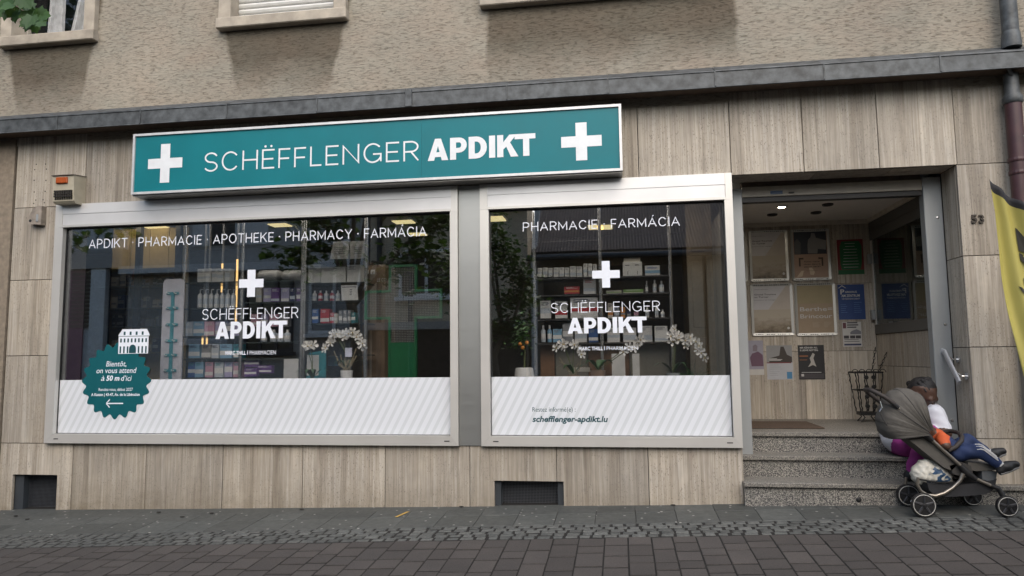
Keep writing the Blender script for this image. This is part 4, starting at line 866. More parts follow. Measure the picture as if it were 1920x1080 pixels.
for i in range(5): a = ux-tw+tw*.5*i; MB().tube([(a+.028*math.cos(q), uy-tw*.8, uz+hT+.03*math.sin(q)) for q in [math.pi*k/8 for k in range(9)]], .004, 6).build('scroll', M_IRON, US)
for s_ in (-1, 1):
    for j in (-1, 1): MB().tube([(ux+s_*bw*.7, uy+j*bw*.6, uz+z0_-.03), (ux+s_*bw*.5, uy+j*bw*.6, uz+z0_*.5), (ux+s_*bw*.95, uy+j*bw*.7, uz+.005)], .006, 6).build('leg', M_IRON, US)
for s_ in (0, 1):
    pt = [(ux+.06+.06*s_+(.035+.03*s_)*k/8*1.3, uy, uz+hT+(.24-.05*s_)*k/8) for k in range(9)]
    for k, p in enumerate(pt[:-1]):
        q = Vector(pt[k+1])-Vector(p); c = Vector(p)+q/2; L = q.length*.62; d = q.normalized(); n_ = Vector((0, 1, 0)) if k % 2 else d.cross(Vector((0, 1, 0)))
        MB().tube([c+d*L*math.cos(t_)+n_*.009*math.sin(t_) for t_ in [2*math.pi*i/10 for i in range(10)]], .003, 5, True).build('chain_link', M_IRON, US)

# ================================================================== shop interior
def struct(mb, name, m): return kind(mb.build(name, m), 'structure')
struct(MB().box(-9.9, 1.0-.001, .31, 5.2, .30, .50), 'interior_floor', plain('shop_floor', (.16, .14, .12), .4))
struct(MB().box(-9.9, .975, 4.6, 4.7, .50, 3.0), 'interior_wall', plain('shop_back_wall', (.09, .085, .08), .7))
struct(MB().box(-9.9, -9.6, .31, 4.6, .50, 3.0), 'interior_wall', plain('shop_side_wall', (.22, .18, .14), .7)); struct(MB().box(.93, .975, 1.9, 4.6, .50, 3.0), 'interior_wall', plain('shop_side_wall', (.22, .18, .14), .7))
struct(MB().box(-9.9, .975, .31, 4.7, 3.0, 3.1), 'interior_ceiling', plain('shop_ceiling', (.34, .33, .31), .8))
DK = thing('display_deck', 'grey window display ledge behind the striped bands', 'ledge', (-2.1, .5, .5)); MB().box(-5.3, .9, .305, 1.35, .84, .88).build('deck_top', plain('deck_grey', (.12, .12, .12), .5), DK); MB().box(-5.3, .9, 1.33, 1.35, .50, .84).build('deck_front', plain('deck_grey', (.12, .12, .12)), DK)
M_LAMP = emit('warm_lamp_panel', (1, .84, .42), .6); M_LED = emit('amber_led', (1, .62, .22), 1.0)
for k, (px, py, w_, d_) in enumerate(((757, 415, .26, .2), (784, 438, .22, .2), (525, 421, .25, .2), (931, 409, .2, .3), (1117, 425, .2, .3), (1134, 425, .2, .3), (290, 424, .3, .4))):
    d = at(px, py, 1.0)-CAM; t_ = (2.99-CAM[2])/d[2]; p = CAM+d*t_; lab = ('near the window above the green cross', 'over the middle of the shop behind the green cross', 'above the tall shelves in the left window', 'at the left side of the right window', 'left of the pair behind the right window caption', 'right of the pair behind the right window caption', 'above the warm wall shelves')[k]
    yy = min(max(p[1], .8), 4.1); L = thing('ceiling_light', 'warm lit ceiling panel '+lab, 'ceiling light', (p[0], yy, 2.97), 'lit ceiling panels in the shop'); MB().box(p[0]-w_/2, p[0]+w_/2, yy-d_/2, yy+d_/2, 2.975, 2.985).build('diffuser', M_LAMP, L); MB().box(p[0]-w_/2-.02, p[0]+w_/2+.02, yy-d_/2-.02, yy+d_/2+.02, 2.986, 2.999).build('light_frame', M_WHITE, L)
M_ADDED_LAMP = emit('added_goods_lamp', (1, .93, .82), 7.0)  # added front-row lamps, hidden above the window head, to brighten the goods
for k, (x_, y_) in enumerate(((-4.7, .56), (-3.4, .56), (-2.1, .56), (-.62, .56), (.42, .56))):
    L = thing('ceiling_light', 'added unseen ceiling light to brighten the window goods, number '+('one', 'two', 'three', 'four', 'five')[k]+' of the front row', 'ceiling light', (x_, y_, 2.97), 'lit ceiling panels in the shop'); MB().box(x_-.45, x_+.45, y_-.09, y_+.09, 2.975, 2.985).build('diffuser', M_ADDED_LAMP, L); MB().box(x_-.47, x_+.47, y_-.11, y_+.11, 2.986, 2.999).build('light_frame', M_WHITE, L)
ORD = ('one', 'two', 'three', 'four', 'five', 'six', 'seven', 'eight', 'nine', 'ten', 'eleven', 'twelve', 'thirteen', 'fourteen', 'fifteen', 'sixteen')
COL = dict(white=(.62, .62, .6), cream=(.52, .49, .42), pale=(.45, .5, .55), sky=(.20, .36, .5), blue=(.035, .10, .28), navy=(.02, .03, .09), red=(.42, .03, .04), pink=(.5, .28, .36), purple=(.12, .05, .2), orange=(.5, .2, .05), green=(.16, .3, .08), teal=(.03, .22, .26), grey=(.22, .23, .24), black=(.02, .02, .022), lilac=(.36, .33, .5), brown=(.13, .075, .04))
def cm(c): return plain('pack_'+c, COL[c], .45, var=.05)
def pack(label, group, px0, px1, py1, h_px, Y, cols, seed=0, name='carton', cat='carton', dep=.08):
    """printed carton standing on a shelf: body plus printed bands and blocks"""
    r = random.Random(seed*31+int(px0)); x0, x1 = X(px0, py1, Y), X(px1, py1, Y); z0 = Z((px0+px1)/2, py1, Y); h = h_px*(Y+6)/F_PX/.97; z1 = z0+h; x1 -= .003; dy = r.uniform(0, .02)
    mb = MB(); mb.box(x0, x1, Y+dy, Y+dy+dep, z0, z1); w = x1-x0
    mb.mi = 1; a = r.uniform(.05, .35); mb.box(x0, x1, Y+dy-.0012, Y+dy-.0002, z0+h*a, z0+h*(a+r.uniform(.15, .35)))
    mb.mi = 2
    for k in range(3): mb.box(x0+w*.12, x0+w*r.uniform(.5, .88), Y+dy-.0012, Y+dy-.0002, z0+h*(.74+.07*k), z0+h*(.77+.07*k))
    o = mb.build(name, [cm(c) for c in cols], None, org=((x0+x1)/2, Y+dy, z0)); return tag(o, label, cat, group)
def bottle(label, group, px, w_px, py1, h_px, Y, col, cap='white', pump=False, cat='bottle'):
    x = X(px, py1, Y); z = Z(px, py1, Y); s_ = (Y+6)/F_PX; r = w_px*s_/2; h = h_px*s_
    T = thing('bottle', label, cat, (x, Y+r, z), group)
    MB().lathe([(r*.94, 0), (r, h*.03), (r, h*.66), (r*.55, h*.76), (r*.36, h*.79)], (x, Y+r, z), 12).build('body', cm(col), T, smooth=50)
    if pump: MB().tube([(x, Y+r, z+h*.79), (x, Y+r, z+h*.97), (x+r*1.1, Y+r, z+h*.99)], r*.22, 6).build('pump', cm(cap), T)
    else: MB().lathe([(r*.42, h*.795), (r*.42, h)], (x, Y+r, z), 10).build('cap', cm(cap), T, smooth=50)
    MB().lathe([(r*1.01, h*.2), (r*1.01, h*.5)], (x, Y+r, z), 12).build('label_wrap', cm('pale' if col == 'white' else 'white'), T, smooth=50)
    return T
def shelving(label, px_posts, shelves, Y, ztop, dep=.28, m=None, xpad=.01):
    xs = [X(p, 560, Y) for p in px_posts]; T = thing('shelving_unit', label, 'shelving', (sum(xs)/len(xs), Y, .88))
    for x in xs: MB().tube([(x, Y-.02, .88), (x, Y-.02, ztop)], .017, 10).build('upright', M_CHROME, T, smooth=50)
    for a, b_, py in shelves:
        z = Z((a+b_)/2, py, Y); x0, x1 = X(a, py, Y), X(b_, py, Y); MB().box(x0+xpad, x1-xpad, Y-.03, Y+dep, z-.014, z-.001).build('shelf', m or plain('smoked_glass_shelf', (.045, .055, .055), .2), T)
    return T
YA, YBn, YC = .78, .80, 1.0
shelving('chrome-post glass shelving in the middle of the left window', (346, 455, 568), [(346, 455, 529), (346, 455, 577.5), (346, 455, 630), (346, 568, 672), (455, 568, 527), (455, 568, 566), (455, 568, 641), (346, 568, 708)], YA, 2.72)
shelving('chrome-post shelving right of the middle in the left window', (572, 687), [(572, 687, 487), (572, 687, 530), (572, 687, 564), (572, 687, 606), (572, 687, 665)], YBn, 2.72)
shelving('dark-shelved chrome-post unit in the right window', (1003, 1127, 1258), [(1003, 1127, 451), (1003, 1258, 519), (1003, 1258, 551), (1003, 1258, 597), (1003, 1258, 642), (1127, 1258, 470)], YC, 2.75, m=plain('dark_shelf_board', (.05, .05, .05), .4))
UL = 'left window shelves'; UR = 'right window shelves'
# left window, left bay
for k, (a, b_) in enumerate(((368, 380), (381, 394), (395, 405), (406, 418), (419, 430))): pack('tall white carton, number '+ORD[k]+' from the left on the top glass shelf', UL, a, b_, 528, 26, YA, ('white', 'pale', 'grey'), k)
for k in range(7): bottle('white pump bottle, number '+ORD[k]+' from the left on the second glass shelf', UL, 372+10.5*k, 9.5, 577, 38, YA, 'white', 'white', True)
for k, (a, b_, c) in enumerate(((347, 360, 'pale'), (361, 381, 'sky'), (382, 401, 'pink'), (402, 418, 'lilac'), (419, 437, 'navy'), (438, 453, 'lilac'))): pack(c+' carton, number '+ORD[k]+' on the third glass shelf of the left bay', UL, a, b_, 629.5, 28, YA, (c, 'white', 'white'), k)
for k, (a, b_, c) in enumerate(((353, 374, 'sky'), (376, 394, 'grey'), (396, 410, 'pale'), (411, 434, 'sky'), (436, 452, 'teal'))): pack('squat '+c+' pack on the fourth glass shelf of the left bay' + (' by the post' if a == 353 else ''), UL, a, b_, 671.5, 27, YA, (c, 'white', 'navy'), k)
for k, (a, b_, c) in enumerate(((350, 364, 'blue'), (365, 381, 'sky'), (383, 398, 'pink'), (400, 417, 'pale'), (419, 434, 'lilac'), (436, 452, 'pink'))): pack(c+' pack on the bottom shelf, '+('first', 'second', 'third', 'fourth', 'fifth', 'sixth')[k]+' from the white display stand', UL, a, b_, 707.5, 30, YA, (c, 'white', 'teal'), k)
for k, (a, b_, c) in enumerate(((478, 521, 'white'), (524, 566, 'white'))):
    x0, x1, z0, z1 = rect(a, 506, b_, 526, YA); mb = MB(); mb.box(x0, x1, YA, YA+.2, z0, z1, .035); tag(mb.build('wrapped_pack', plain('crinkled_film', (.42, .42, .41), .25, var=.3, bump=.6, scale=20), None, smooth=True), ('plump film-wrapped pack beside the first window cross', 'plump film-wrapped pack next to the middle chrome post')[k], 'pack', UL)
for k, (a, b_, c) in enumerate(((478, 489, 'cream'), (492, 506, 'lilac'), (508, 524, 'purple'), (526, 541, 'lilac'), (543, 553, 'navy'), (555, 566, 'purple'))): pack(c+' carton in the violet row, '+('first', 'second', 'third', 'fourth', 'fifth', 'sixth')[k]+' after the white cross', UL, a, b_, 565.5, 27, YA, (c, 'white' if k % 2 else 'pale', 'white'), k)
for k, (a, b_, c) in enumerate(((470, 484, 'pink'), (487, 500, 'lilac'), (503, 520, 'pink'), (523, 540, 'grey'))): pack(c+' carton behind the lettering, '+('first', 'second', 'third', 'fourth')[k]+' of its short row', UL, a, b_, 612, 24, YA+.1, (c, 'white', 'white'), k)
for k, (px, w_) in enumerate(((492, 12), (510, 14), (523, 14), (536, 13))): bottle('glass jar with white lid, number '+ORD[k]+' from the left under the window lettering', UL, px, w_, 640.5, 24 if k else 14, YA, 'pale', 'white', cat='jar')
for k, (a, b_, y_, h_) in enumerate(((456, 484, 688, 15), (481, 509, 700, 15), (456, 479, 706, 16))): pack('flat purple medicine carton, '+('upper of the pile', 'foremost of the pile', 'lowest at the post')[k]+' in the left window', UL, a, b_, y_, h_, YA-.08*k, ('purple', 'white', 'white'), k, dep=.06)
x0, x1, z0, z1 = rect(532, 673, 559, 702, .5); mb = MB(); mb.box(x0, x1, .5, .508, z0-.12, z1); T = tag(mb.build('info_card', plain('info_card_paper', (.55, .55, .53), .6, var=.08)), 'upright white information card at the foot of the left window', 'card')
# left window, right bay
for k, (a, b_) in enumerate(((621, 655), (658, 685))):
    x0, x1, z0, z1 = rect(a, 453, b_, 486, YBn+.05); mb = MB(); mb.prism([(x0, z0), (x1, z0), (x1-.01*k, z1), (x0+.03*(1-k)+.005, z1)], YBn+.02, YBn+.10); mb.mi = 1
    for j in range(4): mb.box(x0+.045, x1-.03, YBn+.018, YBn+.0195, z0+.05+.02*j, z0+.058+.02*j)
    tag(mb.build('paper_bag', [plain('crinkled_film', (.42, .42, .41)), cm('grey')]), ('white printed bag on the topmost shelf, the wider one', 'white printed bag on the topmost shelf by the wall')[k], 'bag', UL)
for k, (a, b_, h_) in enumerate(((577, 601, 35), (602, 648, 30), (650, 676, 34))): pack('large plain white box, '+('first', 'second and widest', 'third')[k]+' on the upper right-bay shelf', UL, a, b_, 529.5, h_, YBn, ('white', 'white', 'grey'), k, 'storage_box', 'box', .2)
for k in range(5): bottle('white and red tube, number '+ORD[k]+' from the left beside the brochure', UL, 588+11*k, 9, 563.5, 20, YBn, 'red' if k % 2 else 'white', 'white', cat='tube')
x0, x1, z0, z1 = rect(640, 535, 672, 563, YBn-.02); mb = MB(); mb.prism([(x0+.008, z0), (x1, z0), (x1-.01, z1), (x0, z1)], YBn-.03, YBn-.022); mb.mi = 1; mb.box(x0+.01, x1-.02, YBn-.0315, YBn-.0305, z1-.022, z1-.012)
for j in range(3): mb.box(x0+.09, x0+.115, YBn-.0315, YBn-.0305, z1-.05-.022*j, z1-.04-.022*j)
tag(mb.build('brochure', [cm('white'), cm('grey')]), 'upright white brochure on the shelf with red tubes', 'brochure')
for k, (a, b_, c, h_) in enumerate(((585, 597, 'blue', 27), (599, 616, 'red', 27), (617, 625, 'red', 20), (626, 633, 'cream', 18), (635, 642, 'grey', 24), (643, 650, 'grey', 25), (651, 657, 'grey', 25), (658, 666, 'teal', 20))): pack(c+' carton, number '+('one', 'two', 'three', 'four', 'five', 'six', 'seven', 'eight')[k]+' from the middle post on the coloured shelf', UL, a, b_, 605.5, h_, YBn, (c, 'white', 'white'), k)
x0, x1, z0, z1 = rect(615, 668, 634, 686, .95); MB().box(x0, x1, .95, 1.0, z0, z1).build('blue_box', cm('sky')); o = bpy.data.objects['blue_box']; o.name = 'carton'; tag(o, 'sky blue carton behind the big orchid', 'carton'); 
T = thing('teal_panel', 'slanted teal cardboard display beside the small orchid', 'display card', (X(590, 690, .6), .6, .88)); x0, x1, z0, z1 = rect(574, 656, 611, 700, .62); MB().prism([(x0, z0-.08), (x1, z0-.08), (x1, z1), (x0+.02, z1-.03)], .62, .63).build('card', cm('teal'), T); MB().box(x0+.01, x0+.13, .615, .6195, z0-.02, z1-.05).build('card_print', cm('white'), T)
# carton on the counter behind
x0, x1, z0, z1 = rect(680, 497, 722, 592, 1.15); T = thing('cardboard_box', 'brown cardboard box with small white emblems behind the green cross', 'box', (x0, 1.15, z0)); MB().box(x0, x1, 1.15, 1.5, .5, z1).build('carton', plain('kraft_board', (.2, .14, .09), .8), T); mb = MB(); s_ = 7.1/F_PX*9
for px in (687, 699): p = at(px, 510, 1.149); mb.box(p[0]-s_/2, p[0]+s_/2, 1.1475, 1.149, p[2]-s_/2, p[2]+s_/2)
mb.build('printed_emblem', cm('white'), T); p = at(697.5, 514, 1.145); font_text(MB(), 'f', p[0], p[0]+.018, p[2], .03, 1.1465, .02).build('printed_emblem', cm('brown'), T); p = at(707, 528, 1.145); font_text(MB(), 'LE CO', p[0], p[0]+.1, p[2], .035, 1.1465).build('lettering', cm('white'), T)
# amber LED strips
for k, (px, p0, p1, w_) in enumerate(((443, 486, 612, .007), (415, 494, 548, .006), (390, 622, 655, .006), (382, 625, 650, .006))):
    z0, z1 = Z(px, p1, YA+.3), Z(px, p0, YA+.3); x = X(px, 540, YA+.3); T = thing('light_strip', 'glowing amber light strip '+('the brightest, beside the first cross', 'behind the white pump bottles', 'behind the fourth shelf, the right one', 'behind the fourth shelf, the left one')[k], 'light strip', (x, YA+.31, z0), 'amber light strips'); MB().box(x-w_, x+w_, YA+.3, YA+.31, z0, z1).build('lit_diffuser', M_LED, T); MB().box(x-w_-.004, x+w_+.004, YA+.3105, YA+.325, .9, 2.7).build('profile', M_CHROME, T)
# warm wall shelves far left
WS = thing('wall_shelf', 'warm beige lit wall shelves at the left end of the shop', 'shelving', (X(270, 600, 2.6), 2.6, .5)); wx0, wx1 = X(205, 600, 2.6), X(348, 600, 2.6); mbe = plain('beige_panelling', (.6, .48, .27), .6, var=.08); MB().box(wx0, wx1, 2.2, 2.24, 2.93, 2.955).build('shelf_light', emit('warm_shelf_tube', (1, .8, .45), 5.0), WS); MB().box(wx0, wx1, 2.19, 2.25, 2.957, 2.99).build('light_housing', M_WHITE, WS)
for k in range(4): a = wx0+(wx1-wx0)*k/4; MB().box(a+.004, a+(wx1-wx0)/4-.004, 2.6, 2.64, .5, 2.98).build('back_panel', mbe, WS)
for py in (505, 537, 578, 612, 660): z = Z(275, py, 2.4); MB().box(wx0, wx1, 2.3, 2.598, z-.01, z).build('shelf', plain('pale_glass_shelf', (.2, .22, .2), .15), WS)
for px in (258, 333): MB().box(X(px, 600, 2.35)-.035, X(px, 600, 2.35)+.035, 2.3, 2.36, .5, 2.98).build('upright', plain('dark_upright', (.03, .033, .04), .5), WS)
rr = random.Random(5); nn = 0
for j, py in enumerate((537, 578, 612, 660)):
    px = 208
    while px < 325:
        w_ = rr.uniform(6, 12); c = rr.choice(('black', 'navy', 'grey', 'brown', 'black', 'cream')); nn = px == 208 and 1 or nn+1; pack('small dark cosmetics pack, number '+ORD[nn-1]+' in the '+('top', 'second', 'third', 'lowest')[j]+' row of the warm wall shelves', 'packs on the warm wall shelves', px, px+w_, py-.5, rr.uniform(14, 27), 2.36, (c, 'grey', 'cream'), j); px += w_+rr.uniform(1, 8)
MB().lathe([(.055, 0), (.055, .2)], (X(247, 533, 2.35), 2.42, Z(247, 535, 2.35)), 16).build('copper_tin', plain('copper', (.45, .2, .1), .3, .8)); tag(bpy.data.objects['copper_tin'], 'shiny copper tin on the warm wall shelves', 'tin')
# white display stand with teal hooks
x0, x1, z0, z1 = rect(303, 523, 342, 710, .42); T = thing('display_stand', 'narrow white display panel with teal hook strip in the left window', 'display stand', ((x0+x1)/2, .42, .88)); w_ = x1-x0
MB().prism([(x0, .885), (x1, .885), (x1, z1-.04), (x1-.012, z1-.01), (x1-.04, z1), (x0+.04, z1), (x0+.012, z1-.01), (x0, z1-.04)], .42, .435).build('panel', plain('lilac_white_panel', (.46, .46, .5), .4), T)
xm = (x0+x1)/2; MB().box(xm-.018, xm+.018, .414, .4195, .9, z1-.13).build('hook_strip', cm('teal'), T)
for k, py in enumerate((550, 578, 609, 639, 666, 695)):
    z = Z(322, py, .41); MB().box(xm-.065, xm+.065, .41, .4135, z-.012, z+.014).build('hook_bar', cm('teal'), T)
    for s_ in (-.038, .04): MB().tube([(xm+s_, .41, z), (xm+s_, .385, z-.004), (xm+s_, .37, z+.008)], .005, 6).build('hook', cm('white'), T)
# green LED pharmacy cross
def mk_led():
    m = bpy.data.materials.new('led_matrix'); m.use_nodes = True; t = m.node_tree; b = t.nodes['Principled BSDF']; g = G(t); co = g.coord(); sx = g.n('SeparateXYZ'); g.l(co, sx.inputs[0])
    fx = g.math('SUBTRACT', g.math('FRACT', g.math('DIVIDE', g.math('ADD', sx.outputs[0], 9), .0155)), .5); fz = g.math('SUBTRACT', g.math('FRACT', g.math('DIVIDE', sx.outputs[2], .0155)), .5)
    d = g.math('SQRT', g.math('ADD', g.math('MULTIPLY', fx, fx), g.math('MULTIPLY', fz, fz))); on = g.math('LESS_THAN', d, .24)
    g.l(g.mix(on, (.012, .014, .014), (.3, .3, .28)), b.inputs['Base Color']); b.inputs['Roughness'].default_value = .5; b.inputs['Specular IOR Level'].default_value = .1
    tr = g.n('BsdfTransparent'); mx = g.n('MixShader'); g.l(g.math('MULTIPLY', g.math('SUBTRACT', 1.0, on), .8), mx.inputs[0]); g.l(b.outputs[0], mx.inputs[1]); g.l(tr.outputs[0], mx.inputs[2]); g.l(mx.outputs[0], t.nodes['Material Output'].inputs[0]); return m
yg = .40; ax0, ax1, az0, az1 = rect(683.5, 543, 828, 598, yg); vx0, vx1, vz0, vz1 = rect(728, 496, 781, 708, yg); GCR = thing('led_cross', 'large green pharmacy cross display standing in the left window', 'cross display', ((vx0+vx1)/2, yg, .88)); gm = plain('green_cross_acrylic', (.006, .10, .035), .35, var=.05); gl = plain('green_cross_edge', (.03, .13, .06), .35); t_ = .022
out = [(vx0, az0), (vx0, vz0-.1), (vx1, vz0-.1), (vx1, az0), (ax1, az0), (ax1, az1), (vx1, az1), (vx1, vz1), (vx0, vz1), (vx0, az1), (ax0, az1), (ax0, az0)]
cxm, czm = (vx0+vx1)/2, (az0+az1)/2
def inset(p):
    x, z = p; return (x+(t_ if x < cxm else -t_)*(1), z+(t_ if z < czm else -t_))
inn = [(vx0+t_, az0+t_), (vx0+t_, vz0-.1+t_), (vx1-t_, vz0-.1+t_), (vx1-t_, az0+t_), (ax1-t_, az0+t_), (ax1-t_, az1-t_), (vx1-t_, az1-t_), (vx1-t_, vz1-t_), (vx0+t_, vz1-t_), (vx0+t_, az1-t_), (ax0+t_, az1-t_), (ax0+t_, az0+t_)]
n = 12
for i in range(n):
    j = (i+1) % n; MB().prism([out[i], out[j], inn[j], inn[i]], yg, yg+.04).build('cross_edge', gl if i not in (0, 1, 2, 6) else gm, GCR)
zl = Z(755, 642, yg); MB().box(vx0+t_, vx1-t_, yg+.006, yg+.03, .88, zl).build('cross_leg', gm, GCR)
ML = mk_led(); MB().box(vx0+t_, vx1-t_, yg+.012, yg+.02, zl+.001, vz1-t_).build('led_panel', ML, GCR); MB().box(ax0+t_, vx0+t_-.001, yg+.012, yg+.02, az0+t_, az1-t_).build('led_panel', ML, GCR); MB().box(vx1-t_+.001, ax1-t_, yg+.012, yg+.02, az0+t_, az1-t_).build('led_panel', ML, GCR)
# right window products
for k, (a, b_, h_) in enumerate(((1008, 1017, 16), (1018, 1027, 17), (1028, 1036, 16), (1038, 1048, 17), (1049, 1058, 17), (1059, 1068, 17), (1069, 1080, 19), (1081, 1092, 19), (1094, 1102, 24), (1103, 1111, 24), (1112, 1120, 23))): pack('small white medicine carton, number '+ORD[k]+' from the left on the top dark shelf', UR, a, b_, 518.5, h_, YC, ('white', 'pale', 'grey'), k)
x0, x1, z0, z1 = rect(1168, 491, 1204, 518, YC); T = thing('device_box', 'white box with handle slots on the top dark shelf', 'box', (x0, YC, z0)); MB().box(x0, x1, YC, YC+.15, z0, z1).build('carton', cm('white'), T); MB().box(x0+.01, x1-.015, YC+.01, YC+.13, z1+.001, z1+.04).build('lid_pack', cm('cream'), T); mb = MB()
for a in (.12, .62): mb.box(x0+(x1-x0)*a, x0+(x1-x0)*(a+.22), YC-.0012, YC-.0002, z1-.035, z1-.028); mb.box(x0+(x1-x0)*(a+.12), x0+(x1-x0)*(a+.145), YC-.0012, YC-.0002, z0+.015, z0+.05)
mb.build('slots', cm('black'), T)
pack('white and light blue carton at the right of the top dark shelf', UR, 1210, 1238, 518.5, 20, YC, ('white', 'sky', 'blue'), 3); pack('flat pale carton behind the second cross', UR, 1142, 1163, 518.5, 10, YC, ('pale', 'white', 'grey'), 1)
pack('wide red carton on the second dark shelf', UR, 1058, 1087, 550.5, 13, YC, ('red', 'orange', 'white'), 1); pack('tall white carton with red top on the second dark shelf', UR, 1094, 1118, 550.5, 27, YC, ('white', 'pale', 'red'), 2); pack('flat green carton, the left one on the second dark shelf', UR, 1137, 1166, 550.5, 6, YC, ('cream', 'green', 'grey'), 3); pack('flat green carton, the right one on the second dark shelf', UR, 1169, 1207, 550.5, 8, YC, ('green', 'cream', 'white'), 4)
for px, w_, h_, c, nm in ((1213, 5, 24, 'grey', 'slim grey'), (1228, 7, 26, 'white', 'white capped'), (1241, 9, 24, 'pale', 'pale squeezed')): bottle(nm+' bottle at the right of the second dark shelf', UR, px, w_, 550.5, h_, YC, c)
for k, (a, b_, h_, c, d_) in enumerate(((1013, 1033, 32, 'white', 'pale'), (1041, 1064, 31, 'white', 'red'), (1070, 1122, 38, 'white', 'red'), (1140, 1150, 27, 'cream', 'orange'), (1152, 1162, 20, 'grey', 'pale'), (1164, 1173, 20, 'orange', 'grey'), (1176, 1184, 14, 'navy', 'grey'), (1189, 1198, 12, 'pink', 'grey'))): pack(('pale-striped white', 'red-banded white', 'large red-banded white', 'orange-banded cream', 'plain grey', 'small orange', 'small navy', 'tiny pink')[k]+' carton on the third dark shelf', UR, a, b_, 596.5, h_, YC, (c, d_, 'navy'), k)
for px, h_ in ((1214, 22), (1232, 28), (1243, 16)): bottle('white bottle on the third dark shelf, '+{22: 'middle height', 28: 'the tallest', 16: 'the shortest'}[h_], UR, px, 7, 596.5, h_, YC, 'white')
for px, c in ((1018.5, 'pale'), (1030.5, 'sky')): bottle(c+' spray can on the lowest dark shelf', UR, px, 9, 641.5, 32, YC, c, 'white', cat='can')
for k, (a, b_, h_, c) in enumerate(((1037, 1054, 24, 'sky'), (1055, 1075, 34, 'grey'), (1078, 1101, 25, 'white'), (1104, 1122, 24, 'blue'), (1139, 1163, 26, 'white'), (1169, 1194, 26, 'white'), (1198, 1224, 29, 'white'), (1228, 1253, 29, 'white'))): pack(c+' carton on the lowest dark shelf, '+('first', 'second', 'third', 'fourth', 'fifth', 'sixth', 'seventh', 'eighth')[k]+' after the spray cans', UR, a, b_, 641.5, h_, YC, (c, 'pale' if c == 'white' else 'white', 'grey'), k)
T = thing('cabinet', 'brown wooden cabinet under the right window shelves', 'cabinet', (X(1100, 680, 1.2), 1.2, .88)); mw = plain('brown_veneer', (.16, .08, .035), .5, var=.3, scale=6)
for a, b_, mm_ in ((1013, 1040, mw), (1041, 1102, plain('slat_front', (.16, .15, .12), .5)), (1103, 1128, mw), (1129, 1180, mw), (1181, 1255, plain('slat_front', (.16, .15, .12)))): x0, x1 = X(a, 670, 1.15), X(b_, 670, 1.15); MB().box(x0+.002, x1-.002, 1.15, 1.3, .882, Z(1100, 646, 1.15)).build('cabinet_front', mm_, T)
for k, (a, b_, p0, p1) in enumerate(((1147, 1172, 663, 700), (1186, 1199, 663, 700))): x0, x1, z0, z1 = rect(a, p0, b_, p1, .9); tag(MB().box(x0, x1, .9, .905, z0-.03, z1).build('notice', plain('info_card_paper', (.55, .55, .53))), ('white printed notice between the orchids, the wider one', 'white printed notice between the orchids, the narrow one')[k], 'notice')
x0, x1, z0, z1 = rect(1064, 689, 1106, 697, .6); T = tag(MB().box(x0, x1, .6, .66, z0, z1).build('flat_pack', cm('cream')), 'flat pale pack lying between the flower pots', 'pack')
T = thing('wooden_door', 'tall beige panelled wooden door at the right end of the right window', 'door', (X(1320, 600, 1.7), 1.7, .5)); mdo = plain('beige_wood', (.26, .2, .13), .5, var=.15, scale=5)
x0, x1 = X(1292, 600, 1.7), X(1372, 600, 1.7); MB().box(x0, x1, 1.7, 1.75, .5, 2.9).build('leaf', mdo, T)
for a, b_ in ((.1, .42), (.55, .9)):
    for z0, z1 in ((.7, 1.4), (1.5, 2.2), (2.3, 2.8)): MB().box(x0+(x1-x0)*a, x0+(x1-x0)*b_, 1.685, 1.699, z0, z1, .006).build('panel', mdo, T)
# ------------------------------------------------ flowers and pots
petal = MB()
for k in range(5):
    a0 = k*2*math.pi/5+math.pi/2; w = .55 if k in (1, 4) else .36
    pts = [(0, 0, 0)]+[(r_*math.cos(a0+o_*w), -.012*math.sin(r_*40)-.004*abs(o_), r_*math.sin(a0+o_*w)) for r_, o_ in ((.018, -1), (.032, -.9), (.040, 0), (.032, .9), (.018, 1))]; petal.add(pts, [(0, 1, 2), (0, 2, 3), (0, 3, 4), (0, 4, 5)])
petal.mi = 1; petal.lathe([(.001, -.014), (.006, -.008), (.007, 0)], (0, 0, -.004), 6, 'y')
M_PETAL = plain('white_petal', (.72, .71, .68), .6, var=.06); M_LIP = plain('yellow_lip', (.5, .4, .18), .6); M_LEAF = plain('orchid_leaf', (.03, .085, .025), .4, var=.3); M_STEM = plain('plant_stem', (.09, .11, .04), .6); M_ROOT = plain('dry_root', (.26, .22, .14), .8)
FL = petal.mesh('flower', [M_PETAL, M_LIP])
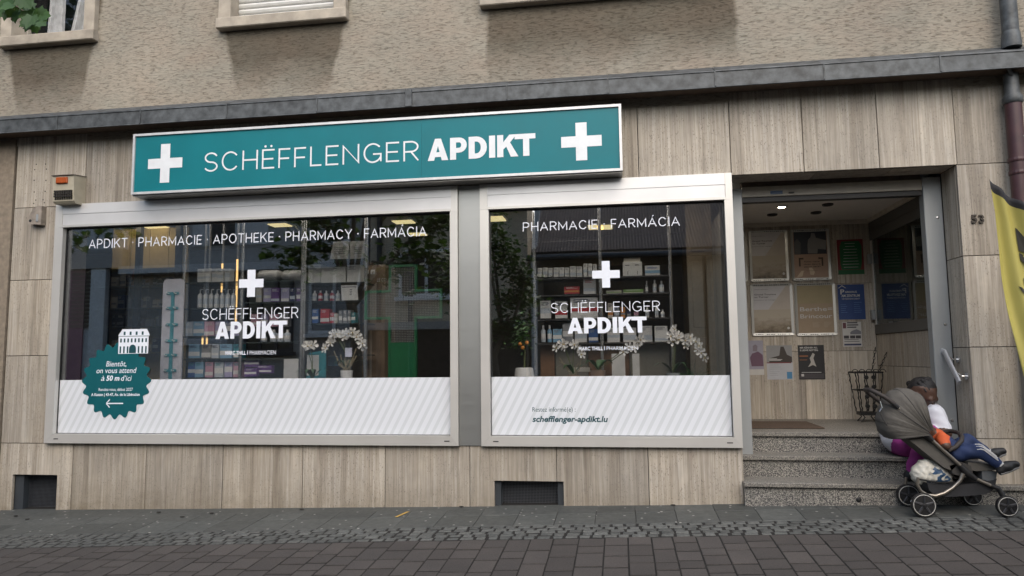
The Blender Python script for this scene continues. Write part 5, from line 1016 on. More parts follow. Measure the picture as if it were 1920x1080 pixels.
def orchid(label, px, Y, zb, stems, pot, sd, grp='orchids in the shop windows', leaves=5, roots=0, fs=1.0):
    """stems: list of (list of pixel points for the flower line)"""
    x = X(px, 700, Y); T = thing('orchid', label, 'orchid', (x, Y, zb), grp); r = random.Random(sd)
    if pot: MB().lathe([(pot[0]*.72, 0), (pot[0], pot[1]), (pot[0]*.9, pot[1]), (pot[0]*.86, pot[1]*.9)], (x, Y, zb), 20).build('pot', pot[2], T, smooth=40)
    zt = zb+(pot[1] if pot else 0)
    for k in range(leaves):
        a = r.uniform(0, 6.28); L = r.uniform(.14, .22); mb = MB(); n = 6
        for i in range(n+1):
            t_ = i/n; w = .028*math.sin(math.pi*min(1, t_*.9+.12)); q = Vector((x+math.cos(a)*L*t_, Y+math.sin(a)*L*t_*.6, zt+.09*math.sin(t_*2.6)))
            for s_ in (-1, 1): mb.v.append((q.x-math.sin(a)*w*s_, q.y+math.cos(a)*w*s_, q.z+.004*abs(s_)))
        for i in range(n): mb.f.append((2*i, 2*i+2, 2*i+3, 2*i+1)); mb.m.append(0)
        mb.build('leaf', M_LEAF, T)
    for k in range(roots):
        a = r.uniform(-1.5, 1.5); MB().tube([(x+r.uniform(-.03, .03), Y-.02+r.uniform(-.03, .03), zt-.01), (x+a*.05, Y-.03, zt+r.uniform(.04, .1)), (x+a*.085+r.uniform(-.02, .02), Y-.03, zt+r.uniform(.1, .2))], .0045, 5).build('root', M_ROOT, T)
    for st in stems:
        P_ = [at(a, b_, Y) for a, b_ in st]; MB().tube([(x, Y, zt-.02)]+[tuple(p) for p in P_], .004, 6).build('stem', M_STEM, T)
        for i in range(len(P_)-1):
            L = np.linalg.norm(P_[i+1]-P_[i]); m_ = max(1, int(L/.025))
            if i == 0 and len(P_) > 2: continue
            for j in range(m_):
                p = P_[i]+(P_[i+1]-P_[i])*((j+r.random()*.5)/m_); o = inst('flower', FL, (p[0]+r.uniform(-.014, .014), Y-.02+r.uniform(-.04, .03), p[2]+r.uniform(-.016, .016)), T); o.rotation_euler = (r.uniform(-.5, .3), r.uniform(-.6, .6), r.uniform(-.9, .9)); o.scale = (fs*1.2*r.uniform(.85, 1.1),)*3
    return T
wpot = plain('white_ceramic', (.66, .66, .64), .25, var=.04); tpot = plain('taupe_pot', (.25, .17, .12), .7); gpot = plain('glass_vase', (.3, .33, .33), .15)
T = orchid('large white orchid arching over a white pot in the left window', 650, .36, .90, [[(648, 660), (632, 628), (620, 640), (613, 652), (618, 658)], [(650, 660), (640, 628), (655, 632), (660, 620), (672, 628), (680, 645), (676, 655)], [(648, 662), (628, 626), (645, 626), (665, 624)]], (.058, .21, wpot), 3, roots=14, leaves=4)
x0, x1, z0, z1 = rect(647, 652, 660, 669, .30); MB().box(x0, x1, .30, .302, z0, z1).build('gift_tag', plain('tag_paper', (.55, .56, .66), .5), T)
orchid('small white orchid left of the large one', 586, .5, .90, [[(584, 680), (574, 646), (582, 652), (590, 646)], [(586, 678), (582, 644), (592, 648)]], (.05, .13, tpot), 5, leaves=4)
orchid('white orchid with drooping sprays at the left of the right window', 1075, .45, .90, [[(1072, 690), (1058, 646), (1048, 648), (1040, 653)], [(1072, 690), (1056, 645), (1062, 658)], [(1074, 690), (1076, 644), (1084, 652), (1091, 662), (1092, 668)]], (.06, .15, tpot), 7, roots=5)
orchid('white orchid in a terracotta-brown pot in the middle of the right window', 1121, .45, .90, [[(1123, 690), (1180, 648), (1186, 655), (1194, 642), (1203, 635)], [(1125, 692), (1170, 660), (1177, 658)]], (.068, .19, tpot), 8, leaves=7)
orchid('tall white orchid with long drooping spray at the right of the right window', 1262, .45, .90, [[(1261, 690), (1262, 640), (1260, 624), (1272, 618)], [(1263, 690), (1266, 630), (1285, 634), (1302, 640), (1314, 660), (1324, 672)], [(1264, 690), (1268, 632), (1280, 640), (1290, 652)]], (.06, .16, gpot), 9, leaves=6)
x0 = X(983, 690, .35); T = thing('potted_tree', 'small leafy tree with orange fruit in a round white pot', 'potted plant', (x0, .35, .90)); MB().lathe([(.05, 0), (.085, .06), (.092, .13), (.078, .215), (.066, .22), (.062, .205)], (x0, .35, .90), 24).build('pot', wpot, T, smooth=40); MB().tube([(x0, .35, 1.1), (x0+.005, .36, 1.25), (x0-.01, .35, 1.42)], .008, 8).build('trunk', M_STEM, T)
r = random.Random(4); mb = MB()
for k in range(150):
    c = Vector((x0+r.gauss(-.01, .055), .35+r.gauss(0, .05), 1.42+r.gauss(0, .075))); a = r.uniform(0, 6.28); d = Vector((math.cos(a), math.sin(a)*.7, r.uniform(-.6, .4))).normalized(); w = d.cross(Vector((r.uniform(-1, 1), r.uniform(-1, 1), 1))).normalized()*.011; mb.add([c, c+d*.025+w, c+d*.055, c+d*.025-w], [(0, 1, 2, 3)])
mb.build('crown', plain('citrus_leaf', (.035, .085, .025), .45, var=.3), T)
for px, py in ((975, 645), (988, 643), (980, 652)): p = at(px, py, .30); MB().lathe([(.003, -.018), (.013, -.013), (.018, 0), (.013, .013), (.003, .018)], tuple(p), 10).build('fruit', plain('orange_fruit', (.5, .19, .03), .5), T, smooth=True)
# grasses in pots
for px, lab in ((1300, 'spiky green fern at the foot of the right window'),):
    x0 = X(px, 700, .5); T = thing('fern', lab, 'plant', (x0, .5, .9)); r = random.Random(2); MB().lathe([(.05, 0), (.07, .1), (.06, .1)], (x0, .5, .9), 16).build('pot', tpot, T)
    for k in range(46):
        a = r.uniform(-1.45, 1.45); L = r.uniform(.16, .34); mb = MB(); n = 5
        for i in range(n+1):
            t_ = i/n; w = .006*(1-t_*.9); q = (x0+math.sin(a)*L*t_, .5-.1*math.cos(a*2)*t_*r.uniform(.9, 1), 1.0+math.cos(a)*L*t_*.75-.08*t_*t_)
            for s_ in (-1, 1): mb.v.append((q[0]+w*s_*math.cos(a), q[1], q[2]+w*s_))
        for i in range(n): mb.f.append((2*i, 2*i+2, 2*i+3, 2*i+1)); mb.m.append(0)
        mb.build('frond', M_LEAF, T)

# ================================================================== the far side of the street (behind the camera, seen mirrored in the glass)
YO = 15.0
def mx(px, py=560): return X(px, py, YO)
def mz(px, py): return Z(px, py, YO)
def opp(name, label, x0, x1, zt, mat, cat='building'):
    T = thing(name, label, cat, ((x0+x1)/2, -YO, -1)); MB().box(x0, x1, -YO-8, -YO, -2.5, zt).build('wall', mat, T); return T
def owin(T, x0, x1, z0, z1, fm, gm, bars=1, sill=True):
    F = MB(); t_ = .09
    for a, b_, c, d in ((x0, x0+t_, z0, z1), (x1-t_, x1, z0, z1), (x0+t_, x1-t_, z0, z0+t_), (x0+t_, x1-t_, z1-t_, z1)): F.box(a, b_, -YO, -YO+.08, c, d)
    for k in range(bars): a = x0+(x1-x0)*(k+1)/(bars+1); F.box(a-t_/2, a+t_/2, -YO, -YO+.08, z0+t_, z1-t_)
    W = F.build('window', fm, T); MB().box(x0+t_, x1-t_, -YO+.01, -YO+.02, z0+t_, z1-t_).build('pane', gm, W)
    if sill: MB().box(x0-.1, x1+.1, -YO, -YO+.2, z0-.12, z0-.01).build('sill', fm, W)
DG_ = plain('dark_window_glass', (.015, .018, .022), .1); WF = plain('white_window_frame', (.75, .75, .73), .5); GW = plain('pale_grey_render', (.66, .65, .63), .85); PU = plain('purple_render', (.16, .03, .12), .6); BG_ = plain('beige_render', (.6, .5, .36), .85); GD = plain('mid_grey_render', (.42, .40, .37), .85); SHU = plain('purple_shutter', (.07, .016, .055), .5); LOU = plain('dark_louvre', (.035, .035, .04), .6)
A = opp('purple_building', 'building with purple ground floor and shutters across the street', mx(-260), mx(236), mz(200, 250), GW)
MB().box(mx(-260), mx(158), -YO, -YO+.06, -2, mz(130, 470)).build('ground_floor_cladding', PU, A); MB().box(mx(178), mx(205), -YO, -YO+.25, -2, mz(190, 505)).build('column', WF, A); MB().box(mx(205), mx(236), -YO, -YO+.05, -2, mz(200, 505)).build('ground_floor_cladding', LOU, A); MB().box(mx(-260), mx(236), -YO, -YO+.3, mz(190, 505), mz(190, 470)).build('balcony_band', GD, A)
for k in range(14):
    z = mz(150, 512)-.13*k; MB().box(mx(136), mx(162), -YO+.061, -YO+.10, z-.1, z).build('shutter_slat', SHU, A); MB().box(mx(162), mx(177), -YO+.061, -YO+.10, z-.1, z).build('shutter_slat', plain('brown_shutter', (.12, .085, .055), .5), A)
owin(A, mx(60), mx(130), mz(100, 460), mz(100, 380), WF, DG_)
Bd = opp('grey_building', 'grey rendered building with white parapet across the street', mx(236)+.05, mx(690), mz(450, 300), GD)
for a, b_ in ((358, 391), (438, 500)): MB().box(mx(a), mx(b_), -YO, -YO+.06, mz(430, 460), mz(430, 395)).build('white_panel', GW, Bd)
w_ = MB().box(mx(391), mx(438), -YO, -YO+.03, mz(415, 460), mz(415, 395)).build('louvre_window', DG_, Bd)
for k in range(9): z = mz(415, 458)+.1*k; MB().box(mx(392), mx(437), -YO+.031, -YO+.08, z, z+.06).build('louvre_slat', LOU, w_)
MB().box(mx(236)+.05, mx(690), -YO, -YO+.5, mz(400, 512), mz(400, 498)).build('ledge', GW, Bd); owin(Bd, mx(610), mx(655), mz(630, 455), mz(630, 395), GW, DG_, 1); owin(Bd, mx(350), mx(428), mz(390, 640), mz(390, 508), GW, plain('pale_blind', (.3, .3, .29), .7), 1); owin(Bd, mx(580), mx(675), mz(630, 625), mz(630, 500), WF, plain('pale_blind', (.3, .3, .29)), 1); owin(Bd, mx(460), mx(550), mz(500, 660), mz(500, 520), LOU, DG_, 2)
Cb = opp('beige_building', 'beige house with white window across the street', mx(690)+.05, mx(990), mz(800, 385), BG_)
owin(Cb, mx(748), mx(852), mz(790, 556), mz(790, 468), WF, DG_, 1); MB().box(mx(690)+.05, mx(990), -YO, -YO+.35, mz(800, 396), mz(800, 382)).build('eave', plain('pink_eave', (.35, .26, .24), .7), Cb); MB().box(mx(700), mx(985), -YO, -YO+.12, -2, mz(800, 618)).build('shopfront', DG_, Cb); MB().box(mx(690), mx(985), -YO, -YO+.3, mz(800, 618), mz(800, 604)).build('shopfront_lintel', GD, Cb)
for px in (712, 771): MB().tube([(mx(px), -YO+.1, -1), (mx(px), -YO+.1, mz(800, 400))], .08, 8).build('rain_pipe', LOU, Cb)
Dd = opp('tiled_roof_house', 'low house with dark ribbed tiled roof across the street', mx(990)+.05, mx(1420), mz(1150, 474), plain('warm_grey_render', (.22, .185, .14), .85)); rm = plain('dark_roof_tile', (.075, .06, .055), .8, var=.3)
z0, z1 = mz(1150, 476), mz(1150, 372); n = 70; x0, x1 = mx(1005), mx(1420)
rf = MB().add([(x0, -YO+.5, z0-.05), (x1, -YO+.5, z0-.05), (x1, -YO-3.6, z1+1.1-.05), (x0, -YO-3.6, z1+1.1-.05)], [(0, 1, 2, 3)]).build('roof', rm, Dd)
for k in range(n): a = x0+(x1-x0)*k/n; MB().tube([(a, -YO+.55, z0), (a, -YO-3.6, z1+1.1)], .075, 5).build('tile_row', rm, rf)
MB().tube([(x0-.2, -YO+.6, z0-.12), (x1, -YO+.6, z0-.12)], .09, 8).build('gutter', M_ZINC, Dd); MB().tube([(mx(1012), -YO+.3, mz(1010, 395)), (mx(1005), -YO+.3, mz(1005, 470)), (mx(1002), -YO+.3, -1)], .09, 8).build('rain_pipe', GW, Dd)
for a, b_ in ((1290, 1318), (1326, 1352)): MB().box(mx(a), mx(b_), -YO, -YO+.2, -2, mz(1320, 480)).build('pilaster', BG_, Dd)
MB().box(mx(1020), mx(1280), -YO, -YO+.1, mz(1100, 640), mz(1100, 500)).build('shopfront', DG_, Dd)
owin(Dd, mx(1030), mx(1110), mz(1070, 560), mz(1070, 505), LOU, DG_, 1)
for k, (x_, w2, h_, c) in enumerate(((-34, 14, 9, GW), (14, 18, 8, BG_))): T = opp('street_house', ('pale grey house at the far left of the opposite row', 'beige house at the far right of the opposite row')[k], x_-w2/2, x_+w2/2, h_, c); [owin(T, x_+s_-.6, x_+s_+.6, 3.4, 5, WF, DG_, 1) for s_ in (-4, 0, 4)]

# ================================================================== plane trees
LOBES = [(0, 0), (.12, -.04), (.28, -.10), (.30, .04), (.48, .16), (.34, .28), (.36, .50), (.20, .50), (.0, .80), (-.20, .50), (-.36, .50), (-.34, .28), (-.48, .16), (-.30, .04), (-.28, -.10), (-.12, -.04)]
LTRI = [(0, 1, 2, 3), (0, 3, 4, 5), (0, 5, 6, 7), (0, 7, 8, 9), (0, 9, 10, 11), (0, 11, 12, 13), (0, 13, 14, 15)]
def mk_leaf():
    m, t, b = new_mat('plane_leaf'); g = G(t); co = g.coord(); n = g.noise(co, sc=3.0, detail=3)
    g.l(g.ramp(n, [(.3, (.022, .06, .014)), (.6, (.05, .115, .028)), (.8, (.095, .15, .035))]), b.inputs['Base Color']); b.inputs['Roughness'].default_value = .5
    tr = g.n('BsdfTranslucent'); tr.inputs[0].default_value = (.09, .17, .02, 1); mx_ = g.n('MixShader'); mx_.inputs[0].default_value = .3; g.l(b.outputs[0], mx_.inputs[1]); g.l(tr.outputs[0], mx_.inputs[2]); g.l(mx_.outputs[0], t.nodes['Material Output'].inputs[0]); return m
M_PLEAF = mk_leaf(); M_BARK = plain('plane_bark', (.15, .13, .10), .9, var=.45, bump=.5, scale=6)
def leaf_into(mb, c, s, r, droop=.4):
    a = r.uniform(0, 6.28); d = Vector((math.cos(a), math.sin(a), -droop+r.uniform(-.7, .5))).normalized(); u = d.cross(Vector((r.uniform(-.4, .4), r.uniform(-.4, .4), 1))).normalized(); n = u.cross(d)
    mb.add([c+(u*p[0]+d*(p[1]+.05)+n*(.12*abs(p[0])))*s for p in LOBES], LTRI)
def tree(label, base, h, blobs, nl, ls, sd, trunk_r=.16):
    r = random.Random(sd); b0 = Vector(base); T = thing('plane_tree', label, 'tree', base, 'street trees'); mb = MB(); top = b0+Vector((r.uniform(-.2, .2), r.uniform(-.2, .2), h))
    mb.tube([b0-Vector((0, 0, .2)), b0+Vector((.03, 0, h*.4)), b0+Vector((-.04, .05, h*.75)), top], [trunk_r*1.2, trunk_r, trunk_r*.8, trunk_r*.6], 10)
    lf = MB()
    for (cx, cy, cz, rad, wt) in blobs:
        c = Vector((cx, cy, cz)); mid = (top+c)/2+Vector((r.uniform(-.3, .3), r.uniform(-.3, .3), .35)); mb.tube([top-Vector((0, 0, h*.15)), mid, c], [trunk_r*.5, trunk_r*.3, trunk_r*.12], 7)
        tw = []
        for k in range(9):
            e = c+Vector((r.gauss(0, 1), r.gauss(0, 1), r.gauss(0, .8))).normalized()*rad*r.uniform(.6, 1.05); m2 = (c+e)/2+Vector((0, 0, .1)); mb.tube([c, m2, e], [trunk_r*.11, trunk_r*.06, .008], 5); tw.append((c, m2, e))
        for k in range(int(nl*wt)):
            q = r.choice(tw); t_ = r.uniform(.25, 1.05); p = q[0].lerp(q[2], t_)+Vector((r.gauss(0, 1), r.gauss(0, 1), r.gauss(0, 1)))*rad*.17; leaf_into(lf, p, ls*r.uniform(.7, 1.25), r)
    mb.build('trunk', M_BARK, T, smooth=50); lf.build('crown', M_PLEAF, T); return T
def rp_(px, py, L): p = at(px, py, L); return (float(p[0]), -L, float(p[2]))
gz = lambda x, y: ground_z(x, y)
L1 = 8.6
b = [(*rp_(600, 420, L1), 1.0, 1), (*rp_(700, 350, L1), 1.2, 1), (*rp_(815, 430, L1), .9, .8), (*rp_(760, 500, L1), .75, .45), (*rp_(555, 470, L1), .7, .5), (*rp_(640, 480, L1), .6, .25), (*rp_(690, 250, L1), 1.6, 1)]
q = rp_(668, 700, L1); tree('leafy plane tree mirrored in the middle of the left window', (q[0], -L1, gz(q[0], -L1)), 3.2, b, 330, .2, 21, .13)
L2 = 10.5
b = [(*rp_(950, 470, L2), .75, 1), (*rp_(965, 560, L2), .8, 1.2), (*rp_(940, 620, L2), .75, 1.1), (*rp_(860, 520, L2), .9, .9), (*rp_(915, 420, L2), .7, .7), (*rp_(985, 520, L2), .45, .5)]
q = rp_(930, 700, L2); tree('bushy tree mirrored in the left part of the right window', (q[0], -L2, gz(q[0], -L2)), 2.2, b, 520, .12, 22, .1)
# tree whose lowest branch hangs into the top-left corner
TB = (-8.3, -2.6); T3 = tree('plane tree whose branch hangs into the top left corner', (TB[0], TB[1], gz(*TB)), 4.6, [(-8.6, -2.6, 6.6, 1.5, 1), (-7.9, -3.6, 6.3, 1.2, 1), (-9.6, -2.2, 5.9, 1.2, .8)], 380, .2, 23, .17)
YH = -1.5
tip = at(52, 26, YH); st_ = at(-70, -60, YH)
MB().tube([(TB[0], TB[1], 5.2), (float(st_[0])-.6, -1.9, float(st_[2])+.35), tuple(st_), tuple(at(5, -6, YH)), tuple(tip)], [.05, .03, .014, .009, .004], 7).build('hanging_branch', M_BARK, T3)
r = random.Random(9)
def big_leaf(px, py, ang, s, tilt, name='leaf'):
    p = at(px, py, YH+r.uniform(-.12, .12)); c = Vector(p); d = Vector((math.cos(ang), r.uniform(-.35, .1), math.sin(ang))).normalized(); u = d.cross(Vector((0, -1, tilt))).normalized(); n = u.cross(d); mb = MB()
    mb.add([c+(u*a+d*b_+n*(.10*abs(a)+.06*b_*b_))*s for a, b_ in LOBES], LTRI); mb.tube([c-d*.05*s/.15, c], .0016, 5); mb.build(name, M_PLEAF, T3)
for px, py, a, s, tl in ((36, 22, -1.9, .12, .4), (48, 36, -1.4, .11, -.3), (74, 40, -.6, .11, .4), (56, 46, -1.75, .10, .1), (66, 48, -1.2, .10, .5), (82, 30, -.2, .10, .1), (14, 18, -1.6, .13, -.2), (8, 2, -1.2, .17, .3), (30, 6, -2.6, .17, .6), (28, 10, -1.5, .18, -.2), (45, 10, -.5, .16, .5), (52, 20, -1.25, .17, .3), (60, 30, -1.7, .15, -.4), (66, 26, -.35, .17, .2), (58, 34, -2.2, .14, .5), (70, 34, -1.1, .13, 0), (18, -6, -2.0, .18, .4), (40, -8, -.9, .18, .2), (64, -4, -.1, .13, .5), (-8, 12, -1.0, .16, .1)): big_leaf(px, py, a, s, tl)
for px, py in ((43, 44), (24, 36)): p = at(px, py, YH); MB().lathe([(.002, -.014), (.010, -.010), (.014, 0), (.010, .010), (.002, .014)], tuple(p), 8).tube([(p[0], p[1], p[2]+.012), (p[0]+.01, p[1], p[2]+.09)], .0012, 4).build('seed_ball', plain('seed_brown', (.12, .11, .05), .9), T3)
# reflected hanging sprays, close to the facade side of the same tree
r = random.Random(12); lf = MB(); tw = MB()
for (px, py, L) in ((150, 438, 3.2), (180, 430, 3.2), (140, 455, 3.2), (205, 432, 3.4), (235, 425, 3.4)):
    c = Vector(rp_(px, py, L)); tw.tube([Vector((TB[0], TB[1]-.3, 4.9)), (Vector((TB[0], TB[1]-.3, 4.9))+c)/2+Vector((0, 0, .5)), c], [.03, .012, .003], 5)
    for k in range(9): leaf_into(lf, c+Vector((r.gauss(0, .1), r.gauss(0, .08), r.gauss(0, .07))), .15, r, .9)
tw.build('low_branch', M_BARK, T3); kind(lf.build('low_foliage', M_PLEAF, T3), 'stuff')

# ================================================================== feather flag at the right edge
YF = -.75
FT = thing('feather_flag', 'yellow feather flag with black hem and dark letters at the right edge', 'flag', (X(1990, 960, YF), YF, ground_z(3.2, YF)))
def fedge(t):                                                           # left, free edge from top tip down
    P_ = [(1858, 335), (1872, 395), (1881, 460), (1887, 520), (1896, 580), (1908, 640), (1921, 708), (1936, 790), (1956, 870), (1985, 930)]
    i = min(int(t*(len(P_)-1)), len(P_)-2); f_ = t*(len(P_)-1)-i; a, b_ = P_[i], P_[i+1]; return at(a[0]+(b_[0]-a[0])*f_, a[1]+(b_[1]-a[1])*f_, YF)
xpole = X(2010, 600, YF)
def fpt(t, s):
    a = fedge(t); zr_ = a[2]-.32*s*(1-t)**1.5*1.0+(.0 if t < .9 else 0); x_ = a[0]+(xpole-a[0])*s; fold = .03*math.sin(s*9+t*2.5)*(1-.5*t)+.022*math.sin(s*22-t*5+1)*(1-t)+.05*math.sin(t*5+s*2); return Vector((x_, YF+fold, zr_-.06*s))
NT, NS = 60, 30
fl = MB()
for i in range(NT+1):
    for j in range(NS+1): fl.v.append(tuple(fpt(i/NT, j/NS)))
for i in range(NT):
    for j in range(NS):
        a = i*(NS+1)+j; fl.f.append((a, a+NS+1, a+NS+2, a+1)); fl.m.append(1 if i < 2 else 0)
def mk_cloth(name, c):
    m, t, b = new_mat(name); g = G(t); co = g.coord(); n = g.noise(co, (3, 3, 1.2), 1.0, 3); g.l(g.ramp(n, [(.3, tuple(k*.85 for k in c)), (.7, c)]), b.inputs['Base Color']); b.inputs['Roughness'].default_value = .75; g.bump(g.noise(co, sc=400, detail=1), b, .08, .001); return m
cl = fl.build('cloth', [mk_cloth('yellow_flag_cloth', (.42, .375, .10)), mk_cloth('black_hem', (.018, .018, .022))], FT, smooth=True); so = cl.modifiers.new('thickness', 'SOLIDIFY'); so.thickness = .0015
def fl_frame(a, b):                                                     # text runs down the flag: a = distance down, b = distance across
    t_ = a; s_ = .33+b
    p = fpt(min(1, max(0, t_)), s_); return (p.x, p.y-.007, p.z)
mb = MB()
v, f = _text_data('LM, STUFF'[:3], .02, 0, 1.0)
a0 = min(p[0] for p in v); a1 = max(p[0] for p in v); h1 = max(p[1] for p in v)
mb.add([fl_frame(.115+(p[0]-a0)/(a1-a0)*.25, .5*p[1]/h1) for p in v], f)
mb.build('lettering', plain('flag_ink', (.03, .028, .02), .7), FT)
MB().tube([(xpole+.02, YF, ground_z(3.4, YF)), (xpole+.02, YF, 1.6), (xpole+.0, YF, 2.5), (xpole-.2, YF, 2.68)], [.014, .012, .009, .006], 8).build('mast', M_CHROME, FT)
MB().box(xpole-.25, xpole+.29, YF-.2, YF+.2, ground_z(3.4, YF)-.0, ground_z(3.4, YF)+.05, .01).build('base_plate', M_BLACK, FT)

# ================================================================== stroller, bag, people
def smin(a, b, k): h = np.clip(.5+.5*(b-a)/k, 0, 1); return b*(1-h)+a*h-k*h*(1-h)
def sdf_body(name, prims, mats, parent, h=.008, k=.025, disp=None):
    """one continuous surface from tapered limbs (surface nets); prims = (a, b, ra, rb, material[, flat])"""
    P_ = np.array([[*p[0], *p[1]] for p in prims]); R_ = max(max(p[2], p[3]) for p in prims)
    lo = np.minimum(P_[:, :3].min(0), P_[:, 3:].min(0))-R_-.03; hi = np.maximum(P_[:, :3].max(0), P_[:, 3:].max(0))+R_+.03
    n = np.ceil((hi-lo)/h).astype(int)+1; ax = [lo[i]+h*np.arange(n[i]) for i in range(3)]; g = np.stack(np.meshgrid(*ax, indexing='ij'), -1)
    def dist(q, p):
        a, b = np.array(p[0]), np.array(p[1]); ab = b-a; t = np.clip(((q-a)@ab)/max(ab@ab, 1e-9), 0, 1); return np.linalg.norm(q-(a+t[..., None]*ab), axis=-1)-(p[2]+(p[3]-p[2])*t)
    D = None
    for p in prims: d = dist(g, p); kk = p[5] if len(p) > 5 else k; D = d if D is None else smin(D, d, kk)
    if disp is not None: D = D+disp(g)
    ins = D < 0; cnt = np.zeros(np.array(n)-1, int); acc = np.zeros((*(np.array(n)-1), 3)); num = np.zeros(np.array(n)-1)
    corners = [(i, j, l) for i in (0, 1) for j in (0, 1) for l in (0, 1)]
    sl = lambda c: tuple(slice(c[i], n[i]-1+c[i]) for i in range(3))
    for i, c in enumerate(corners):
        for ax_ in range(3):
            if c[ax_]: continue
            e = list(c); e[ax_] = 1; d0, d1 = D[sl(c)], D[sl(e)]; m = (d0 < 0) != (d1 < 0); t = np.where(m, d0/np.where(m, d0-d1, 1), 0); pos = np.array(c, float)[None, None, None]+t[..., None]*np.eye(3)[ax_]; acc += np.where(m[..., None], pos, 0); num += m
    act = num > 0; idx = -np.ones(act.shape, int); idx[act] = np.arange(act.sum()); cell = np.argwhere(act); V = lo+h*(cell+acc[act]/num[act][:, None]); Fc = []
    for ax_ in range(3):
        o1, o2 = [(1, 2), (2, 0), (0, 1)][ax_]; s0 = [slice(None)]*3; s1 = [slice(None)]*3; s0[ax_] = slice(0, -1); s1[ax_] = slice(1, None)
        ch = np.argwhere(ins[tuple(s0)] != ins[tuple(s1)]); ch = ch[(ch[:, o1] > 0) & (ch[:, o2] > 0) & (ch[:, o1] < n[o1]-1) & (ch[:, o2] < n[o2]-1)]
        flip = ins[tuple(ch.T)]; e1 = np.eye(3, dtype=int)[o1]; e2 = np.eye(3, dtype=int)[o2]; q = np.stack([idx[tuple((ch-e1-e2).T)], idx[tuple((ch-e2).T)], idx[tuple(ch.T)], idx[tuple((ch-e1).T)]], 1); q[~flip] = q[~flip][:, ::-1]; Fc.append(q)
    Fc = np.concatenate(Fc); Fc = Fc[(Fc >= 0).all(1)]; cen = V[Fc].mean(1); best = np.argmin(np.stack([dist(cen, p) for p in prims]), 0); mi = np.array([p[4] for p in prims])[best]
    base = world_org(parent); me = bpy.data.meshes.new(name); me.from_pydata([tuple(v) for v in V-np.array(base)], [], [tuple(map(int, f_)) for f_ in Fc])
    for m in mats: me.materials.append(m)
    me.polygons.foreach_set('material_index', mi.astype(int)); me.polygons.foreach_set('use_smooth', [True]*len(Fc)); me.validate(); o = bpy.data.objects.new(name, me); C.objects.link(o); o.parent = parent; return o
def W(px, py, Y): return tuple(map(float, at(px, py, Y)))
M_SKIN = plain('dark_brown_skin', (.075, .038, .025), .5, var=.12); M_HAIR = plain('black_hair', (.008, .007, .008), .6, var=.3, bump=.8, scale=50); M_TEE = plain('white_cotton', (.6, .61, .66), .85, var=.05, bump=.2, scale=25); M_MAG = plain('magenta_trousers', (.30, .035, .22), .8, var=.12, bump=.2, scale=20); M_SHOE = plain('black_shoe', (.012, .012, .014), .5); M_SOLE = plain('white_sole', (.5, .5, .5), .6); M_NAVY = plain('navy_tracksuit', (.014, .03, .095), .75, var=.15); M_ORAN = plain('orange_top', (.5, .09, .025), .8, var=.15)
# --- adult seated on the second step, leaning over the stroller
H0 = np.array(W(1693, 836, .30)); H0[2] = max(H0[2], .391+.105); CH = np.array(W(1738, 796, .24)); NK = np.array(W(1745, 768, .22)); HD = np.array(W(1729, 742, .19))
PE = thing('person', 'adult in white T-shirt and magenta trousers seated on the steps leaning over the stroller', 'person', (float(H0[0]), .30, .391)); off = np.array([0, .13, 0])
hip_n, hip_f = H0-off*.75, H0+off*.75; kn_n = np.array(W(1738, 812, -.02)); kn_f = np.array(W(1744, 824, .24)); an_n = np.array(W(1712, 877, .04)); an_f = np.array(W(1738, 868, .22)); an_n[2] = max(an_n[2], .305); an_f[2] = .30
sh_n = np.array(W(1754, 777, .08)); sh_f = np.array(W(1738, 776, .40)); el_n = np.array(W(1771, 812, -.03)); wr_n = np.array(W(1757, 822, -.16)); el_f = np.array(W(1760, 812, .25)); wr_f = np.array(W(1764, 818, .05))
pr_ = [(tuple(H0-off*.5), tuple(H0+off*.5), .115, .115, 2), (tuple(H0+np.array([-.035, 0, .045])), tuple((H0+CH)/2), .128, .122, 1), (tuple((H0+CH)/2), tuple(CH), .12, .13, 1), (tuple(CH), tuple((sh_n+sh_f)/2), .12, .09, 1),
       (tuple((sh_n+sh_f)/2), tuple(sh_n), .075, .062, 1), (tuple((sh_n+sh_f)/2), tuple(sh_f), .075, .062, 1), (tuple(NK-np.array([0, 0, .03])), tuple(HD-np.array([0, 0, .03])), .05, .052, 0)]
for a, b_, c in ((hip_n, kn_n, an_n), (hip_f, kn_f, an_f)): pr_ += [(tuple(a), tuple(b_), .095, .068, 2), (tuple(b_), tuple(c), .066, .050, 2)]
for a, b_, c in ((sh_n, el_n, wr_n), (sh_f, el_f, wr_f)):
    m_ = a+(b_-a)*.72; pr_ += [(tuple(a), tuple(m_), .066, .060, 1), (tuple(m_), tuple(b_), .046, .042, 0), (tuple(b_), tuple(c), .042, .029, 0)]
    d = (c-b_)/np.linalg.norm(c-b_); s_ = np.cross(d, [0, 0, 1]); s_ /= np.linalg.norm(s_); pm_ = c+d*.07; pr_ += [(tuple(c), tuple(pm_), .03, .034, 0)]
    for k, (o_, L) in enumerate(((-.028, .055), (-.010, .072), (.009, .068), (.027, .058))): k1 = pm_+s_*o_+d*L*.5; k2 = k1+d*L*.4+np.array([0, 0, -.026]); pr_ += [(tuple(pm_+s_*o_*.9), tuple(k1), .0095, .0085, 0, .006), (tuple(k1), tuple(k2), .0085, .0075, 0, .006)]
    t0 = c+d*.03-s_*.03; pr_ += [(tuple(t0), tuple(t0+d*.03-s_*.026), .011, .009, 0, .008), (tuple(t0+d*.03-s_*.026), tuple(t0+d*.058-s_*.024), .009, .008, 0, .006)]
fd = np.array([.52, -.50, -.62]); fd /= np.linalg.norm(fd); upv = np.array([.38, -.34, .86]); upv -= fd*(upv@fd); upv /= np.linalg.norm(upv); rtv = np.cross(fd, upv)   # face points down towards the child
